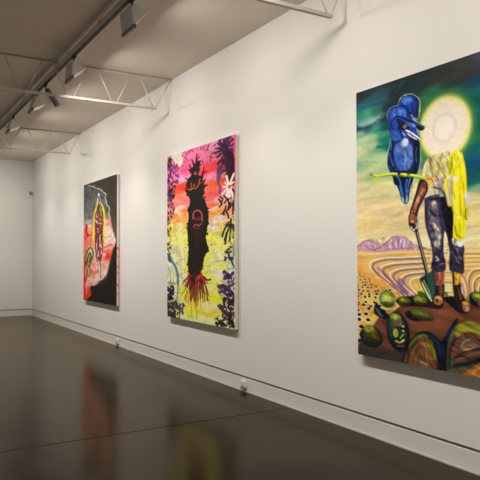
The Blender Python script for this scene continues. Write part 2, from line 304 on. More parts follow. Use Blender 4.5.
# ------------------------------------------------------------------ paintings
ART_1 = [
["bg",[[7.4,9.9,[88,86,84]],[51.6,19.6,[86,85,86]],[39.6,41.2,[94,93,94]],[14.4,49.0,[98,97,98]],[27.4,65.1,[112,110,112]],[14.8,74.0,[160,152,150]],[52.4,73.9,[150,142,140]],[121.1,24.1,[80,80,86]],[121.4,45.4,[92,92,98]],[132.5,67.3,[120,112,112]],[87.1,8.2,[70,66,64]],[153.1,6.2,[64,60,54]],[173.8,25.4,[62,56,48]],[174.1,59.5,[60,56,48]],[142.6,15.5,[68,66,66]],[15.0,83.6,[238,130,110]],[46.3,81.2,[230,180,160]],[8.7,98.8,[228,110,100]],[52.6,94.5,[240,150,80]],[132.6,79.6,[225,150,140]],[132.8,91.9,[228,185,180]],[154.0,103.1,[226,196,192]],[169.6,115.5,[224,190,186]],[8.9,112.3,[245,110,90]],[40.6,111.0,[235,120,100]],[2.7,129.5,[250,90,70]],[53.1,126.2,[225,170,160]],[6.9,148.8,[255,60,40]],[7.4,183.4,[250,20,8]],[7.7,206.4,[248,20,6]],[35.6,201.3,[240,60,44]],[29.6,212.9,[250,50,20]],[133.1,121.8,[236,170,160]],[154.2,120.3,[240,130,120]],[122.4,135.7,[228,180,175]],[143.9,137.5,[250,50,30]],[133.2,130.5,[240,100,80]],[71.4,148.4,[214,176,168]],[53.4,152.2,[240,110,100]],[65.7,166.9,[240,100,90]],[53.8,182.0,[225,170,160]],[89.0,159.2,[214,186,178]],[117.1,151.7,[236,140,130]],[122.7,165.7,[222,176,168]],[100.6,173.3,[216,180,170]],[77.7,181.2,[214,170,160]],[29.2,190.3,[226,130,118]],[116.6,109.1,[236,206,150]]]],
["noise",0.15,6,5,31,-9,240],
["l",[246,70,50],[90.3,162.3,94.6,166.4],0.76,1.3,1,0.6],
["l",[232,206,198],[135.8,118.8,131.3,117.7],0.7,1.3,1,0.6],
["l",[240,120,105],[14.0,143.4,13.7,145.2],1.02,1.3,1,0.6],
["l",[222,190,182],[95.2,110.4,94.5,109.0],0.96,1.3,1,0.6],
["l",[246,70,50],[52.4,161.8,49.5,162.0],0.87,1.3,1,0.6],
["l",[232,206,198],[120.9,132.0,122.6,136.5],0.71,1.3,1,0.6],
["l",[240,120,105],[146.4,158.7,156.1,156.9],1.21,1.3,1,0.6],
["l",[222,190,182],[23.8,159.1,25.2,155.3],0.96,1.3,1,0.6],
["l",[246,70,50],[69.9,144.2,69.8,143.3],0.75,1.3,1,0.6],
["l",[232,206,198],[131.5,152.6,131.2,151.8],0.76,1.3,1,0.6],
["l",[240,120,105],[40.3,123.2,35.9,122.5],0.93,1.3,1,0.6],
["l",[222,190,182],[63.8,162.7,71.8,164.4],1.1,1.3,1,0.6],
["l",[246,70,50],[65.4,159.6,71.0,157.1],0.8,1.3,1,0.6],
["l",[232,206,198],[74.9,112.8,88.3,109.6],0.73,1.3,1,0.6],
["l",[240,120,105],[109.4,157.7,112.8,158.4],1.08,1.3,1,0.6],
["l",[222,190,182],[19.3,112.6,16.1,107.2],0.69,1.3,1,0.6],
["l",[246,70,50],[29.3,151.0,43.3,152.7],0.69,1.3,1,0.6],
["l",[232,206,198],[88.9,162.2,101.2,165.6],0.74,1.3,1,0.6],
["l",[240,120,105],[113.9,144.9,122.3,146.3],1.17,1.3,1,0.6],
["l",[222,190,182],[138.5,156.0,143.1,152.3],0.82,1.3,1,0.6],
["l",[246,70,50],[38.9,164.5,53.1,168.1],1.12,1.3,1,0.6],
["l",[232,206,198],[88.7,115.3,101.1,118.4],0.91,1.3,1,0.6],
["l",[240,120,105],[80.9,143.1,78.5,137.8],0.71,1.3,1,0.6],
["l",[222,190,182],[135.7,156.5,137.8,151.1],0.65,1.3,1,0.6],
["l",[246,70,50],[41.5,164.9,45.3,161.8],1.03,1.3,1,0.6],
["l",[232,206,198],[104.3,180.7,100.0,175.4],0.87,1.3,1,0.6],
["l",[240,120,105],[22.7,183.5,34.3,178.8],0.94,1.3,1,0.6],
["l",[222,190,182],[49.0,161.7,49.9,156.1],1.2,1.3,1,0.6],
["l",[246,70,50],[131.8,130.9,129.3,132.7],1.09,1.3,1,0.6],
["l",[232,206,198],[129.2,163.0,137.0,158.5],0.81,1.3,1,0.6],
["l",[240,120,105],[56.5,140.4,53.6,144.5],1.19,1.3,1,0.6],
["l",[222,190,182],[123.9,181.2,122.2,178.0],0.82,1.3,1,0.6],
["l",[246,70,50],[127.6,180.6,131.0,177.8],1.06,1.3,1,0.6],
["l",[232,206,198],[128.3,173.7,126.9,177.2],0.62,1.3,1,0.6],
["l",[240,120,105],[129.7,132.6,132.3,132.7],0.75,1.3,1,0.6],
["l",[222,190,182],[24.5,173.7,34.8,169.8],0.94,1.3,1,0.6],
["l",[246,70,50],[145.1,164.5,156.7,166.1],0.8,1.3,1,0.6],
["l",[232,206,198],[128.5,112.7,136.7,110.4],0.59,1.3,1,0.6],
["l",[240,120,105],[85.1,120.3,89.2,123.8],1.26,1.3,1,0.6],
["l",[222,190,182],[20.8,145.1,33.5,144.1],0.59,1.3,1,0.6],
["l",[246,70,50],[19.5,112.9,14.7,108.5],0.94,1.3,1,0.6],
["l",[232,206,198],[74.1,146.4,80.6,144.5],0.98,1.3,1,0.6],
["l",[240,120,105],[99.1,120.6,108.7,116.4],0.75,1.3,1,0.6],
["l",[222,190,182],[43.0,126.5,36.8,120.4],0.9,1.3,1,0.6],
["l",[246,70,50],[77.3,120.6,87.3,121.3],1.05,1.3,1,0.6],
["l",[232,206,198],[109.6,138.2,112.3,136.4],0.58,1.3,1,0.6],
["e",[252,46,26],141.8,137.5,3.2,5.6,20,1.5,1],
["l",[248,80,60],[122.2,123.4,143.7,120.2,164.5,117.1],1.28,1.3,1,0.9],
["l",[244,90,70],[127.5,105.8,154.0,103.1,169.5,107.0],0.92,1.3,1,0.7],
["l",[250,40,20],[6.9,148.8,7.9,217.9],1.46,0.9,1,0.9],
["p",[64,58,50],[104.4,18.2,129.9,27.3,127.8,33.5,132.2,40.2,136.6,48.3,150.4,53.8,149.4,59.6,147.4,64.7,156.9,73.9,161.1,82.7,168.4,93.3,177.5,103.8,184.6,111.7,192.5,115.9,191.4,-3.2,0.6,-6.3,0.7,-1.2,26.5,2.9,75.5,11.8],0.9,0,0.92],
["p",[30,27,24],[192.5,115.9,176.7,122.4,166.7,130.8,159.6,141.0,151.4,151.4,144.2,161.8,136.9,173.5,121.8,178.8,100.7,181.9,89.3,187.4,66.0,192.3,45.4,193.8,43.1,201.0,48.1,208.2,38.3,214.3,23.3,219.0,17.0,223.1,193.5,230.8],1.3,1,1],
["l",[48,66,56],[172.7,124.0,161.7,141.0,151.4,154.8,142.1,168.8,122.9,178.1],1.37,1.8,1,0.8],
["l",[90,104,60],[149.4,154.8,138.9,168.9,117.4,178.2,89.3,184.5,71.9,190.6],0.73,1.3,1,0.7],
["l",[36,52,58],[47.9,197.1,54.2,207.9,35.9,216.4],1.46,1.6,1,0.7],
["l",[44,56,50],[95.1,187.9,122.9,183.3,144.3,172.2],1.83,2.6,1,0.6],
["l",[150,140,120],[66.0,190.8,89.3,185.6,106.3,181.0],0.64,0.9,1,0.6],
["l",[186,188,150],[26.5,2.9,51.5,7.6,75.5,12.6,104.4,18.6,115.6,23.6,132.1,28.2,127.8,33.5,132.2,40.2,136.6,48.3,150.4,53.8,149.4,59.6,147.4,64.7,156.9,73.9],0.82,0.8,0,0.95],
["l",[186,186,150],[57.5,7.9,67.1,7.0],0.64,0.7,1,0.9],
["l",[170,150,110],[156.9,73.9,166.3,89.8,174.5,102.0,184.6,112.4],0.55,0.9,1,0.6],
["p",[236,204,30],[84.1,40.8,72.4,48.4,64.2,59.7,59.6,74.3,64.7,93.1,70.8,108.0,99.9,114.1,116.5,105.5,126.3,91.7,130.4,74.3,125.9,58.1,112.5,45.5,99.0,39.8],1.5,1,1],
["l",[240,210,120],[125.0,77.5,121.9,95.1,116.6,112.6],1.83,2.9,1,0.6],
["p",[112,96,66],[86.4,42.8,78.4,53.2,72.7,67.6,71.8,93.3,76.8,111.8,111.1,112.5,116.4,91.3,119.5,71.9,112.6,53.7,102.4,44.0],1.3,1,1],
["l",[60,52,36],[91.1,46.8,93.5,61.5,105.0,69.3],1.1,1.3,1,0.8],
["l",[150,136,70],[102.5,51.2,108.3,65.9],1.01,1.1,1,0.8],
["l",[60,56,40],[87.6,46.6,81.9,57.1],0.73,0.9,1,0.8],
["l",[244,214,40],[65.8,89.4,60.0,104.0,67.4,115.3],1.46,1.8,1,0.7],
["l",[244,214,60],[127.3,88.2,125.3,105.8,120.0,119.8],1.46,2.2,1,0.6],
["p",[128,66,66],[70.2,58.2,90.1,61.3,112.9,73.3,115.4,102.0,116.8,123.3,112.5,137.5,104.8,146.4,84.2,142.9,73.5,130.1,69.6,108.0,69.3,82.2],1.3,1,1],
["l",[222,204,192],[76.1,59.7,83.2,67.4,105.0,74.0],0.82,0.9,1,0.85],
["l",[222,204,192],[72.7,71.3,85.7,77.4,107.4,79.9],0.82,0.9,1,0.85],
["l",[222,204,192],[88.1,86.6,90.5,95.8],0.82,0.9,1,0.85],
["l",[222,204,192],[102.0,99.8,98.7,114.1,100.0,121.3],0.82,0.9,1,0.85],
["l",[222,204,192],[80.3,111.9,79.3,130.1],0.82,0.9,1,0.85],
["l",[222,204,192],[92.0,126.6,88.7,137.4],0.82,0.9,1,0.85],
["l",[222,204,192],[106.7,116.0,108.0,133.9],0.82,0.9,1,0.85],
["l",[84,34,40],[79.9,79.0,82.4,97.3,79.1,111.8],0.82,0.9,1,0.85],
["l",[84,34,40],[93.8,83.2,91.8,108.5,93.2,126.6],0.82,0.9,1,0.85],
["l",[84,34,40],[110.8,84.0,111.0,109.0],0.82,0.9,1,0.85],
["l",[84,34,40],[73.1,100.7,77.0,126.4],0.82,0.9,1,0.85],
["l",[84,34,40],[85.6,68.3,99.4,75.5],0.82,0.9,1,0.85],
["l",[196,130,60],[119.9,109.2,122.2,116.3],0.92,1.1,1,0.8],
["l",[198,194,180],[91.4,25.0,90.3,31.5,84.1,40.8],1.46,1.1,1,1],
["l",[150,148,140],[91.9,25.1,96.6,34.5,102.4,44.0],1.1,1.1,1,1],
["l",[30,28,28],[91.4,29.4,93.2,36.8,91.0,42.4],0.82,0.7,1,1],
["e",[210,206,190],92.0,26.2,1.6,2.2,0,0.7,1],
["l",[100,56,54],[86.4,139.2,88.9,151.9,91.4,166.4],0.64,0.7,1,0.8],
["l",[100,56,54],[103.5,137.5,102.6,151.8,104.0,176.8],0.64,0.7,1,0.8],
["l",[100,56,54],[95.6,141.1,98.0,148.2],0.64,0.7,1,0.8],
["l",[100,56,54],[77.1,137.4,83.1,148.3],0.64,0.7,1,0.8],
["l",[190,60,60],[103.8,162.5,106.2,176.8],0.82,0.9,1,0.7],
["e",[120,50,50],105.1,173.9,1.4,2.5,0,0.9,0.7],
["l",[226,206,200],[88.9,148.3,98.1,159.0],0.82,0.9,1,0.8],
["l",[22,112,50],[13.4,152.6,14.5,139.2,28.3,125.9,44.4,121.6,56.7,126.2,58.1,137.4,44.8,148.6,31.3,158.1],1.56,0.9,1,1],
["l",[26,80,40],[22.3,150.6,28.5,139.2,40.9,131.0,47.1,137.4,38.6,148.6],1.28,0.9,1,1],
["l",[130,190,70],[15.9,144.9,30.9,129.0,49.4,125.0,55.6,135.5],0.55,0.7,1,0.9],
["l",[22,112,50],[31.3,158.1,25.1,167.7,21.4,177.3],1.37,0.9,1,1],
["l",[40,130,40],[38.7,156.1,41.4,167.4,32.8,175.1],1.19,0.9,1,1],
["l",[180,200,110],[32.6,160.0,31.5,171.3],0.64,0.7,1,0.9],
["l",[40,60,50],[14.6,148.8,18.6,157.1],1.1,0.9,1,1],
["l",[232,190,180],[39.0,176.8,22.9,192.4,19.4,209.7],0.82,0.9,1,0.8],
["l",[214,190,180],[29.1,179.0,17.8,190.7,15.4,198.4],0.73,0.7,1,0.8],
["l",[176,36,40],[18.7,80.0,16.3,89.4,25.4,99.3],2.38,1.5,1,0.9],
["e",[150,34,40],18.7,79.2,2.0,3.1,0,1.1,1],
["l",[120,40,50],[27.9,95.6,44.1,99.1,50.2,93.7],1.1,1.1,1,0.8],
["l",[226,60,50],[8.5,87.2,11.3,98.9],1.83,1.8,1,0.7],
["l",[120,60,80],[8.7,100.7,17.9,106.7],1.1,1.3,1,0.6],
["l",[244,150,50],[56.2,85.3,55.1,100.2],1.1,1.5,1,0.8],
["l",[60,130,120],[0.1,1.4,0.9,57.8],0.46,0.5,1,0.7],
["x",[0.7,-2.4,188.5,-0.1,189.5,110.9,1.9,79.2],0.1,6,5,71,30],
["x",[2.0,83.1,174.6,110.5,122.9,183.3,10.5,217.8],0.1,6,3,72,60],
["x",[70.2,58.2,116.1,66.4,116.9,137.5,77.1,141.1],0.36,2.6,2,73,80]]
ART_2 = [
["bg",[[25.6,4.8,[245,130,165]],[56.9,5.2,[255,115,160]],[100.2,5.0,[252,120,165]],[139.8,6.1,[250,150,180]],[176.1,7.1,[252,120,160]],[41.5,16.4,[255,90,140]],[35.2,25.1,[250,130,170]],[41.5,36.5,[245,160,190]],[53.8,24.6,[255,80,130]],[113.8,19.5,[250,110,150]],[132.2,19.5,[250,130,165]],[127.0,27.4,[255,70,80]],[142.3,32.9,[255,70,75]],[116.5,34.7,[255,60,90]],[127.0,40.8,[245,130,170]],[142.3,42.5,[250,130,150]],[132.1,51.1,[255,95,65]],[25.6,48.5,[255,75,50]],[47.7,46.5,[255,60,40]],[15.9,53.0,[255,110,60]],[41.5,59.3,[255,120,90]],[35.2,64.2,[250,150,135]],[53.9,68.3,[250,110,120]],[41.5,74.0,[235,190,175]],[25.7,68.9,[255,120,110]],[126.9,57.9,[255,110,75]],[137.2,63.7,[250,80,80]],[126.9,68.9,[250,100,110]],[142.2,71.3,[235,160,160]],[132.0,77.8,[255,110,55]],[137.1,81.8,[235,190,170]],[132.0,87.5,[255,140,60]],[147.1,86.0,[255,140,70]],[53.9,78.9,[255,130,80]],[35.3,80.3,[225,190,160]],[50.8,87.9,[255,160,80]],[35.3,89.8,[245,170,80]],[22.5,83.7,[250,120,60]],[41.6,98.1,[230,200,160]],[59.9,98.9,[250,180,90]],[28.9,101.6,[215,205,100]],[47.8,109.0,[205,200,120]],[35.3,114.0,[220,220,120]],[59.9,117.2,[235,225,100]],[35.3,130.1,[205,198,155]],[50.8,138.1,[205,202,130]],[41.6,146.1,[192,188,150]],[59.9,151.2,[200,200,110]],[47.8,162.0,[190,190,145]],[137.1,97.5,[225,200,170]],[152.0,94.6,[215,190,180]],[134.5,104.6,[215,200,190]],[147.1,109.8,[215,200,110]],[156.9,100.8,[250,180,90]],[126.8,116.4,[235,225,80]],[142.1,119.2,[208,200,115]],[116.3,138.3,[220,208,80]],[134.5,133.5,[205,198,150]],[151.9,126.5,[218,208,95]],[147.0,145.5,[200,194,160]],[121.5,150.5,[205,210,110]],[156.7,148.9,[230,220,90]],[126.7,162.6,[210,215,80]],[146.9,159.7,[220,205,190]],[136.9,171.9,[210,215,110]],[136.9,188.7,[205,205,40]],[121.5,182.2,[215,205,110]],[41.6,175.4,[205,200,150]],[53.9,182.8,[215,215,70]],[29.0,186.6,[195,205,150]],[53.9,198.5,[205,205,140]],[71.7,194.9,[230,200,60]],[47.8,214.7,[200,205,130]],[74.7,211.4,[205,220,50]],[94.5,216.1,[205,208,130]],[121.4,213.9,[205,208,140]],[126.6,198.9,[220,215,140]],[141.9,205.0,[225,190,90]],[156.5,210.9,[205,205,110]],[175.4,218.5,[205,210,120]],[16.1,198.1,[200,205,120]],[16.1,214.5,[205,205,70]],[16.0,150.4,[205,215,190]],[19.3,170.8,[200,200,150]],[182.5,137.3,[180,190,120]],[175.6,145.3,[170,190,170]],[184.9,114.6,[215,215,80]]]],
["noise",0.13,14,2.6,21,-9,240],
["noise",0.08,3,3,22,-9,240],
["l",[185,195,90],[121.6,109.1,127.3,110.2],0.56,0.8,1,0.5],
["l",[185,195,90],[129.4,110.0,135.0,109.8],0.56,0.8,1,0.5],
["l",[185,195,90],[137.1,111.8,142.6,111.0],0.56,0.8,1,0.5],
["l",[185,195,90],[144.6,110.4,150.0,110.2],0.56,0.8,1,0.5],
["l",[185,195,90],[152.0,111.4,157.3,109.8],0.56,0.8,1,0.5],
["l",[185,195,90],[121.6,124.3,127.3,122.6],0.56,0.8,1,0.5],
["l",[185,195,90],[129.4,122.8,135.0,123.6],0.56,0.8,1,0.5],
["l",[185,195,90],[137.0,123.9,142.6,122.2],0.56,0.8,1,0.5],
["l",[185,195,90],[144.5,124.2,150.0,124.1],0.56,0.8,1,0.5],
["l",[185,195,90],[151.9,123.1,157.3,124.0],0.56,0.8,1,0.5],
["l",[185,195,90],[121.6,134.0,127.3,133.8],0.56,0.8,1,0.5],
["l",[185,195,90],[129.4,133.6,135.0,134.1],0.56,0.8,1,0.5],
["l",[185,195,90],[137.0,135.8,142.5,133.6],0.56,0.8,1,0.5],
["l",[185,195,90],[144.5,133.7,150.0,134.9],0.56,0.8,1,0.5],
["l",[185,195,90],[151.9,135.9,157.3,134.1],0.56,0.8,1,0.5],
["l",[185,195,90],[121.5,147.8,127.3,147.1],0.56,0.8,1,0.5],
["l",[185,195,90],[129.3,147.3,134.9,146.8],0.56,0.8,1,0.5],
["l",[185,195,90],[137.0,145.9,142.5,146.8],0.56,0.8,1,0.5],
["l",[185,195,90],[144.5,146.5,149.9,145.4],0.56,0.8,1,0.5],
["l",[185,195,90],[151.9,146.8,157.2,146.7],0.56,0.8,1,0.5],
["l",[185,195,90],[121.5,174.7,127.2,172.9],0.56,0.8,1,0.5],
["l",[185,195,90],[129.3,174.1,134.9,173.1],0.56,0.8,1,0.5],
["l",[185,195,90],[136.9,174.8,142.4,174.4],0.56,0.8,1,0.5],
["l",[185,195,90],[144.4,174.1,149.9,172.5],0.56,0.8,1,0.5],
["l",[185,195,90],[151.8,174.2,157.1,172.0],0.56,0.8,1,0.5],
["l",[190,190,110],[28.9,109.9,35.9,111.7],0.56,0.8,1,0.5],
["l",[190,190,110],[38.4,111.0,45.3,111.4],0.56,0.8,1,0.5],
["l",[190,190,110],[47.8,110.5,54.5,111.8],0.56,0.8,1,0.5],
["l",[190,190,110],[56.9,112.2,63.5,113.4],0.56,0.8,1,0.5],
["l",[190,190,110],[29.0,124.7,35.9,126.1],0.56,0.8,1,0.5],
["l",[190,190,110],[38.5,126.1,45.3,126.5],0.56,0.8,1,0.5],
["l",[190,190,110],[47.8,127.2,54.5,126.3],0.56,0.8,1,0.5],
["l",[190,190,110],[56.9,126.5,63.5,126.5],0.56,0.8,1,0.5],
["l",[190,190,110],[29.0,143.0,36.0,143.2],0.56,0.8,1,0.5],
["l",[190,190,110],[38.5,141.7,45.3,142.7],0.56,0.8,1,0.5],
["l",[190,190,110],[47.8,142.5,54.5,141.8],0.56,0.8,1,0.5],
["l",[190,190,110],[56.9,142.9,63.5,142.6],0.56,0.8,1,0.5],
["l",[190,190,110],[29.0,155.6,36.0,155.7],0.56,0.8,1,0.5],
["l",[190,190,110],[38.5,156.7,45.3,155.8],0.56,0.8,1,0.5],
["l",[190,190,110],[47.8,155.7,54.5,154.9],0.56,0.8,1,0.5],
["l",[190,190,110],[56.9,155.9,63.5,156.1],0.56,0.8,1,0.5],
["p",[236,222,60],[63.5,97.8,71.8,93.0,111.0,96.2,124.2,104.1,116.3,118.6,128.3,133.5,113.6,140.7,107.7,155.6,97.3,167.1,64.7,164.2,59.9,146.0,65.9,130.4,61.1,121.2],1.5,1,1],
["p",[32,28,26],[61.7,51.8,59.9,43.8,67.6,36.7,74.7,34.9,71.8,29.4,64.7,25.4,75.9,25.2,81.6,22.8,78.8,19.1,87.9,20.6,89.1,12.3,93.6,18.0,104.1,18.7,98.6,23.7,100.2,30.2,94.7,35.9,103.0,38.1,110.0,28.9,112.2,26.7,109.5,38.8,107.3,44.8,116.4,42.8,110.0,50.1,117.5,49.6,110.0,57.6,114.8,58.8,107.3,64.8,116.4,73.0,122.7,83.3,123.2,95.5,119.0,106.4,115.3,116.1,120.5,124.8,125.2,132.9,117.9,134.6,111.5,140.7,106.6,153.2,101.7,162.0,88.9,164.8,77.6,165.1,67.6,160.2,64.1,146.0,67.6,133.0,65.9,117.4,62.9,101.7,67.6,88.8,65.9,77.0,74.7,66.0,67.6,61.5,55.7,51.3],0.6,0,1],
["l",[32,28,26],[58.7,49.4,71.8,58.0,83.3,65.4],0.75,0.5,1,1],
["l",[32,28,26],[90.2,9.4,91.3,16.4],0.62,0.5,1,1],
["l",[235,90,50],[64.7,50.8,73.5,52.9,82.2,50.4,84.5,46.3],0.56,0.5,1,0.9],
["l",[235,90,50],[74.7,53.0,75.9,44.1],0.5,0.5,1,0.9],
["l",[235,90,50],[86.2,52.8,94.6,49.8,100.2,41.6],0.56,0.5,1,0.9],
["l",[240,80,90],[82.2,31.9,90.7,31.1],0.5,0.5,1,0.8],
["l",[220,80,90],[97.4,47.6,108.4,46.2],0.5,0.5,1,0.7],
["e",[250,110,150],73.5,33.0,1.2,1.0,0,0.5,1],
["e",[250,100,130],87.9,33.9,1.3,0.9,0,0.5,1],
["l",[196,76,86],[81.0,90.9,81.6,84.0,89.0,80.6,98.5,81.5,105.1,86.6,105.6,94.7],0.75,0.6,1,0.95],
["l",[150,56,60],[85.0,88.5,90.1,92.6,96.8,89.2],0.5,0.5,1,0.9],
["l",[150,56,60],[96.3,92.9,102.3,90.7],0.5,0.5,1,0.9],
["l",[190,70,74],[81.6,101.1,89.0,98.1,97.4,100.0,104.0,97.8],0.69,0.6,1,0.9],
["l",[150,50,56],[86.2,103.1,97.4,103.1],0.56,0.5,1,0.9],
["l",[110,40,44],[81.6,108.8,100.1,109.4],0.62,1.0,1,0.5],
["l",[80,36,36],[91.8,113.0,91.8,125.6],2.5,3.1,1,0.35],
["l",[32,28,26],[70.4,78.8,67.1,77.1],0.89,0.5,1,0.95],
["l",[32,28,26],[70.1,75.5,66.6,75.4],0.8,0.5,1,0.95],
["l",[32,28,26],[69.2,79.5,64.8,78.4],0.93,0.5,1,0.95],
["l",[32,28,26],[68.9,79.4,65.8,80.1],0.75,0.5,1,0.95],
["l",[32,28,26],[66.4,98.4,62.7,96.7],0.58,0.5,1,0.95],
["l",[32,28,26],[67.1,97.3,63.2,95.8],0.75,0.5,1,0.95],
["l",[32,28,26],[66.6,101.2,61.6,100.2],0.58,0.5,1,0.95],
["l",[32,28,26],[65.7,103.3,61.9,102.7],0.61,0.5,1,0.95],
["l",[32,28,26],[69.3,122.4,65.6,123.8],0.88,0.5,1,0.95],
["l",[32,28,26],[70.1,115.0,66.8,114.7],0.7,0.5,1,0.95],
["l",[32,28,26],[70.4,116.1,65.3,117.6],0.75,0.5,1,0.95],
["l",[32,28,26],[68.8,119.6,65.6,119.6],0.58,0.5,1,0.95],
["l",[32,28,26],[70.8,131.2,67.2,132.5],0.63,0.5,1,0.95],
["l",[32,28,26],[71.0,138.2,67.0,139.5],0.7,0.5,1,0.95],
["l",[32,28,26],[70.9,131.3,67.7,132.4],0.8,0.5,1,0.95],
["l",[32,28,26],[69.9,133.2,66.3,134.6],0.79,0.5,1,0.95],
["l",[32,28,26],[67.5,150.6,63.4,148.9],0.91,0.5,1,0.95],
["l",[32,28,26],[66.6,149.3,63.5,148.5],0.74,0.5,1,0.95],
["l",[32,28,26],[67.1,150.6,63.7,149.1],0.95,0.5,1,0.95],
["l",[32,28,26],[67.8,148.5,62.7,150.1],0.83,0.5,1,0.95],
["l",[32,28,26],[70.7,162.9,66.0,162.0],0.7,0.5,1,0.95],
["l",[32,28,26],[70.1,156.5,67.1,157.0],0.67,0.5,1,0.95],
["l",[32,28,26],[71.4,156.3,67.5,155.2],0.94,0.5,1,0.95],
["l",[32,28,26],[69.5,158.1,65.5,158.9],0.88,0.5,1,0.95],
["l",[32,28,26],[120.4,82.7,123.8,84.3],0.73,0.5,1,0.95],
["l",[32,28,26],[118.6,80.4,122.4,80.0],0.6,0.5,1,0.95],
["l",[32,28,26],[120.0,79.2,124.1,80.4],0.57,0.5,1,0.95],
["l",[32,28,26],[119.3,80.6,123.0,80.1],0.68,0.5,1,0.95],
["l",[32,28,26],[120.5,96.5,123.4,98.3],0.59,0.5,1,0.95],
["l",[32,28,26],[120.0,97.7,124.0,99.3],0.65,0.5,1,0.95],
["l",[32,28,26],[119.1,92.2,122.4,91.7],0.69,0.5,1,0.95],
["l",[32,28,26],[120.2,100.3,122.9,99.0],0.72,0.5,1,0.95],
["l",[32,28,26],[115.6,107.3,118.5,106.9],0.95,0.5,1,0.95],
["l",[32,28,26],[115.9,109.6,120.6,110.6],0.82,0.5,1,0.95],
["l",[32,28,26],[114.8,110.4,118.2,111.1],0.99,0.5,1,0.95],
["l",[32,28,26],[116.0,110.4,120.5,111.9],0.93,0.5,1,0.95],
["l",[32,28,26],[112.0,118.0,115.3,118.0],0.98,0.5,1,0.95],
["l",[32,28,26],[111.5,116.6,114.9,115.8],0.67,0.5,1,0.95],
["l",[32,28,26],[111.9,112.6,115.5,112.8],0.99,0.5,1,0.95],
["l",[32,28,26],[112.6,120.3,115.5,121.4],0.88,0.5,1,0.95],
["l",[32,28,26],[118.5,126.6,121.7,128.1],0.96,0.5,1,0.95],
["l",[32,28,26],[117.9,129.7,121.9,129.8],0.8,0.5,1,0.95],
["l",[32,28,26],[118.3,129.4,121.4,129.4],0.9,0.5,1,0.95],
["l",[32,28,26],[118.6,128.1,121.2,128.8],0.82,0.5,1,0.95],
["l",[32,28,26],[104.1,154.1,108.9,154.1],0.64,0.5,1,0.95],
["l",[32,28,26],[105.9,150.9,108.7,150.9],0.99,0.5,1,0.95],
["l",[32,28,26],[105.0,146.9,108.0,145.9],0.88,0.5,1,0.95],
["l",[32,28,26],[105.1,144.5,109.6,143.5],0.92,0.5,1,0.95],
["l",[32,28,26],[99.0,161.0,103.5,160.9],0.92,0.5,1,0.95],
["l",[32,28,26],[98.7,155.8,101.8,155.3],0.98,0.5,1,0.95],
["l",[32,28,26],[100.0,154.7,103.2,153.0],0.9,0.5,1,0.95],
["l",[32,28,26],[98.9,157.0,102.9,158.4],0.75,0.5,1,0.95],
["l",[32,28,26],[106.5,56.2,109.8,57.6],0.61,0.5,1,0.95],
["l",[32,28,26],[106.0,54.0,110.7,55.0],0.79,0.5,1,0.95],
["l",[32,28,26],[106.7,60.1,111.0,60.8],0.72,0.5,1,0.95],
["l",[32,28,26],[106.3,59.1,109.1,60.3],0.67,0.5,1,0.95],
["l",[32,28,26],[66.9,53.0,63.8,53.3],0.95,0.5,1,0.95],
["l",[32,28,26],[67.5,53.3,64.2,54.0],0.74,0.5,1,0.95],
["l",[32,28,26],[67.4,54.5,64.2,54.1],0.61,0.5,1,0.95],
["l",[32,28,26],[66.1,59.3,61.6,58.2],0.93,0.5,1,0.95],
["l",[32,28,26],[76.4,69.0,72.4,69.7],0.86,0.5,1,0.95],
["l",[32,28,26],[75.8,65.3,71.5,66.7],0.81,0.5,1,0.95],
["l",[32,28,26],[75.1,65.7,71.6,64.8],0.63,0.5,1,0.95],
["l",[32,28,26],[74.5,63.2,70.1,62.5],0.58,0.5,1,0.95],
["l",[32,28,26],[109.6,66.4,114.3,66.0],0.94,0.5,1,0.95],
["l",[32,28,26],[110.0,65.3,112.9,64.6],0.59,0.5,1,0.95],
["l",[32,28,26],[110.4,68.0,113.8,69.2],0.77,0.5,1,0.95],
["l",[32,28,26],[109.8,73.4,113.0,72.5],0.8,0.5,1,0.95],
["l",[32,28,26],[77.6,27.5,70.0,20.1],0.75,0.5,1,1],
["l",[32,28,26],[83.4,20.5,77.6,14.6],0.75,0.5,1,1],
["l",[32,28,26],[94.7,24.5,104.6,23.7],0.75,0.5,1,1],
["l",[32,28,26],[65.9,39.2,58.1,35.7],0.75,0.5,1,1],
["l",[32,28,26],[108.4,36.2,115.4,33.3],0.75,0.5,1,1],
["l",[32,28,26],[89.1,16.1,97.5,13.5],0.75,0.5,1,1],
["l",[32,28,26],[71.8,45.0,61.7,46.6],0.75,0.5,1,1],
["l",[32,28,26],[111.1,52.7,120.1,51.1],0.75,0.5,1,1],
["l",[140,28,28],[75.0,164.4,73.3,178.1,71.8,191.8],0.32,0.5,1,0.85],
["l",[36,16,18],[87.3,160.9,92.7,178.0,91.0,195.2],0.55,0.5,1,0.85],
["l",[90,36,30],[74.4,163.3,62.3,168.0,56.6,172.5],0.53,0.5,1,0.85],
["l",[60,24,22],[100.2,160.3,104.7,165.5,105.4,170.8],0.48,0.5,1,0.85],
["l",[96,24,30],[69.9,167.6,63.7,181.1,55.5,194.9],0.47,0.5,1,0.85],
["l",[140,28,28],[105.2,167.3,111.6,169.9,125.3,172.2],0.42,0.5,1,0.85],
["l",[36,16,18],[70.5,168.3,67.0,172.4,55.7,176.9],0.54,0.5,1,0.85],
["l",[90,36,30],[90.3,164.1,92.7,170.3,91.1,176.7],0.33,0.5,1,0.85],
["l",[60,24,22],[68.5,167.8,61.2,178.7,45.2,190.1],0.43,0.5,1,0.85],
["l",[96,24,30],[82.2,168.2,82.1,179.8,79.4,191.6],0.58,0.5,1,0.85],
["l",[140,28,28],[81.2,166.2,79.3,173.7,79.9,181.1],0.44,0.5,1,0.85],
["l",[36,16,18],[70.7,166.6,72.6,174.0,70.0,181.6],0.43,0.5,1,0.85],
["l",[90,36,30],[82.6,167.4,86.7,182.2,84.0,197.2],0.49,0.5,1,0.85],
["l",[60,24,22],[95.5,164.0,97.0,171.8,101.7,179.5],0.47,0.5,1,0.85],
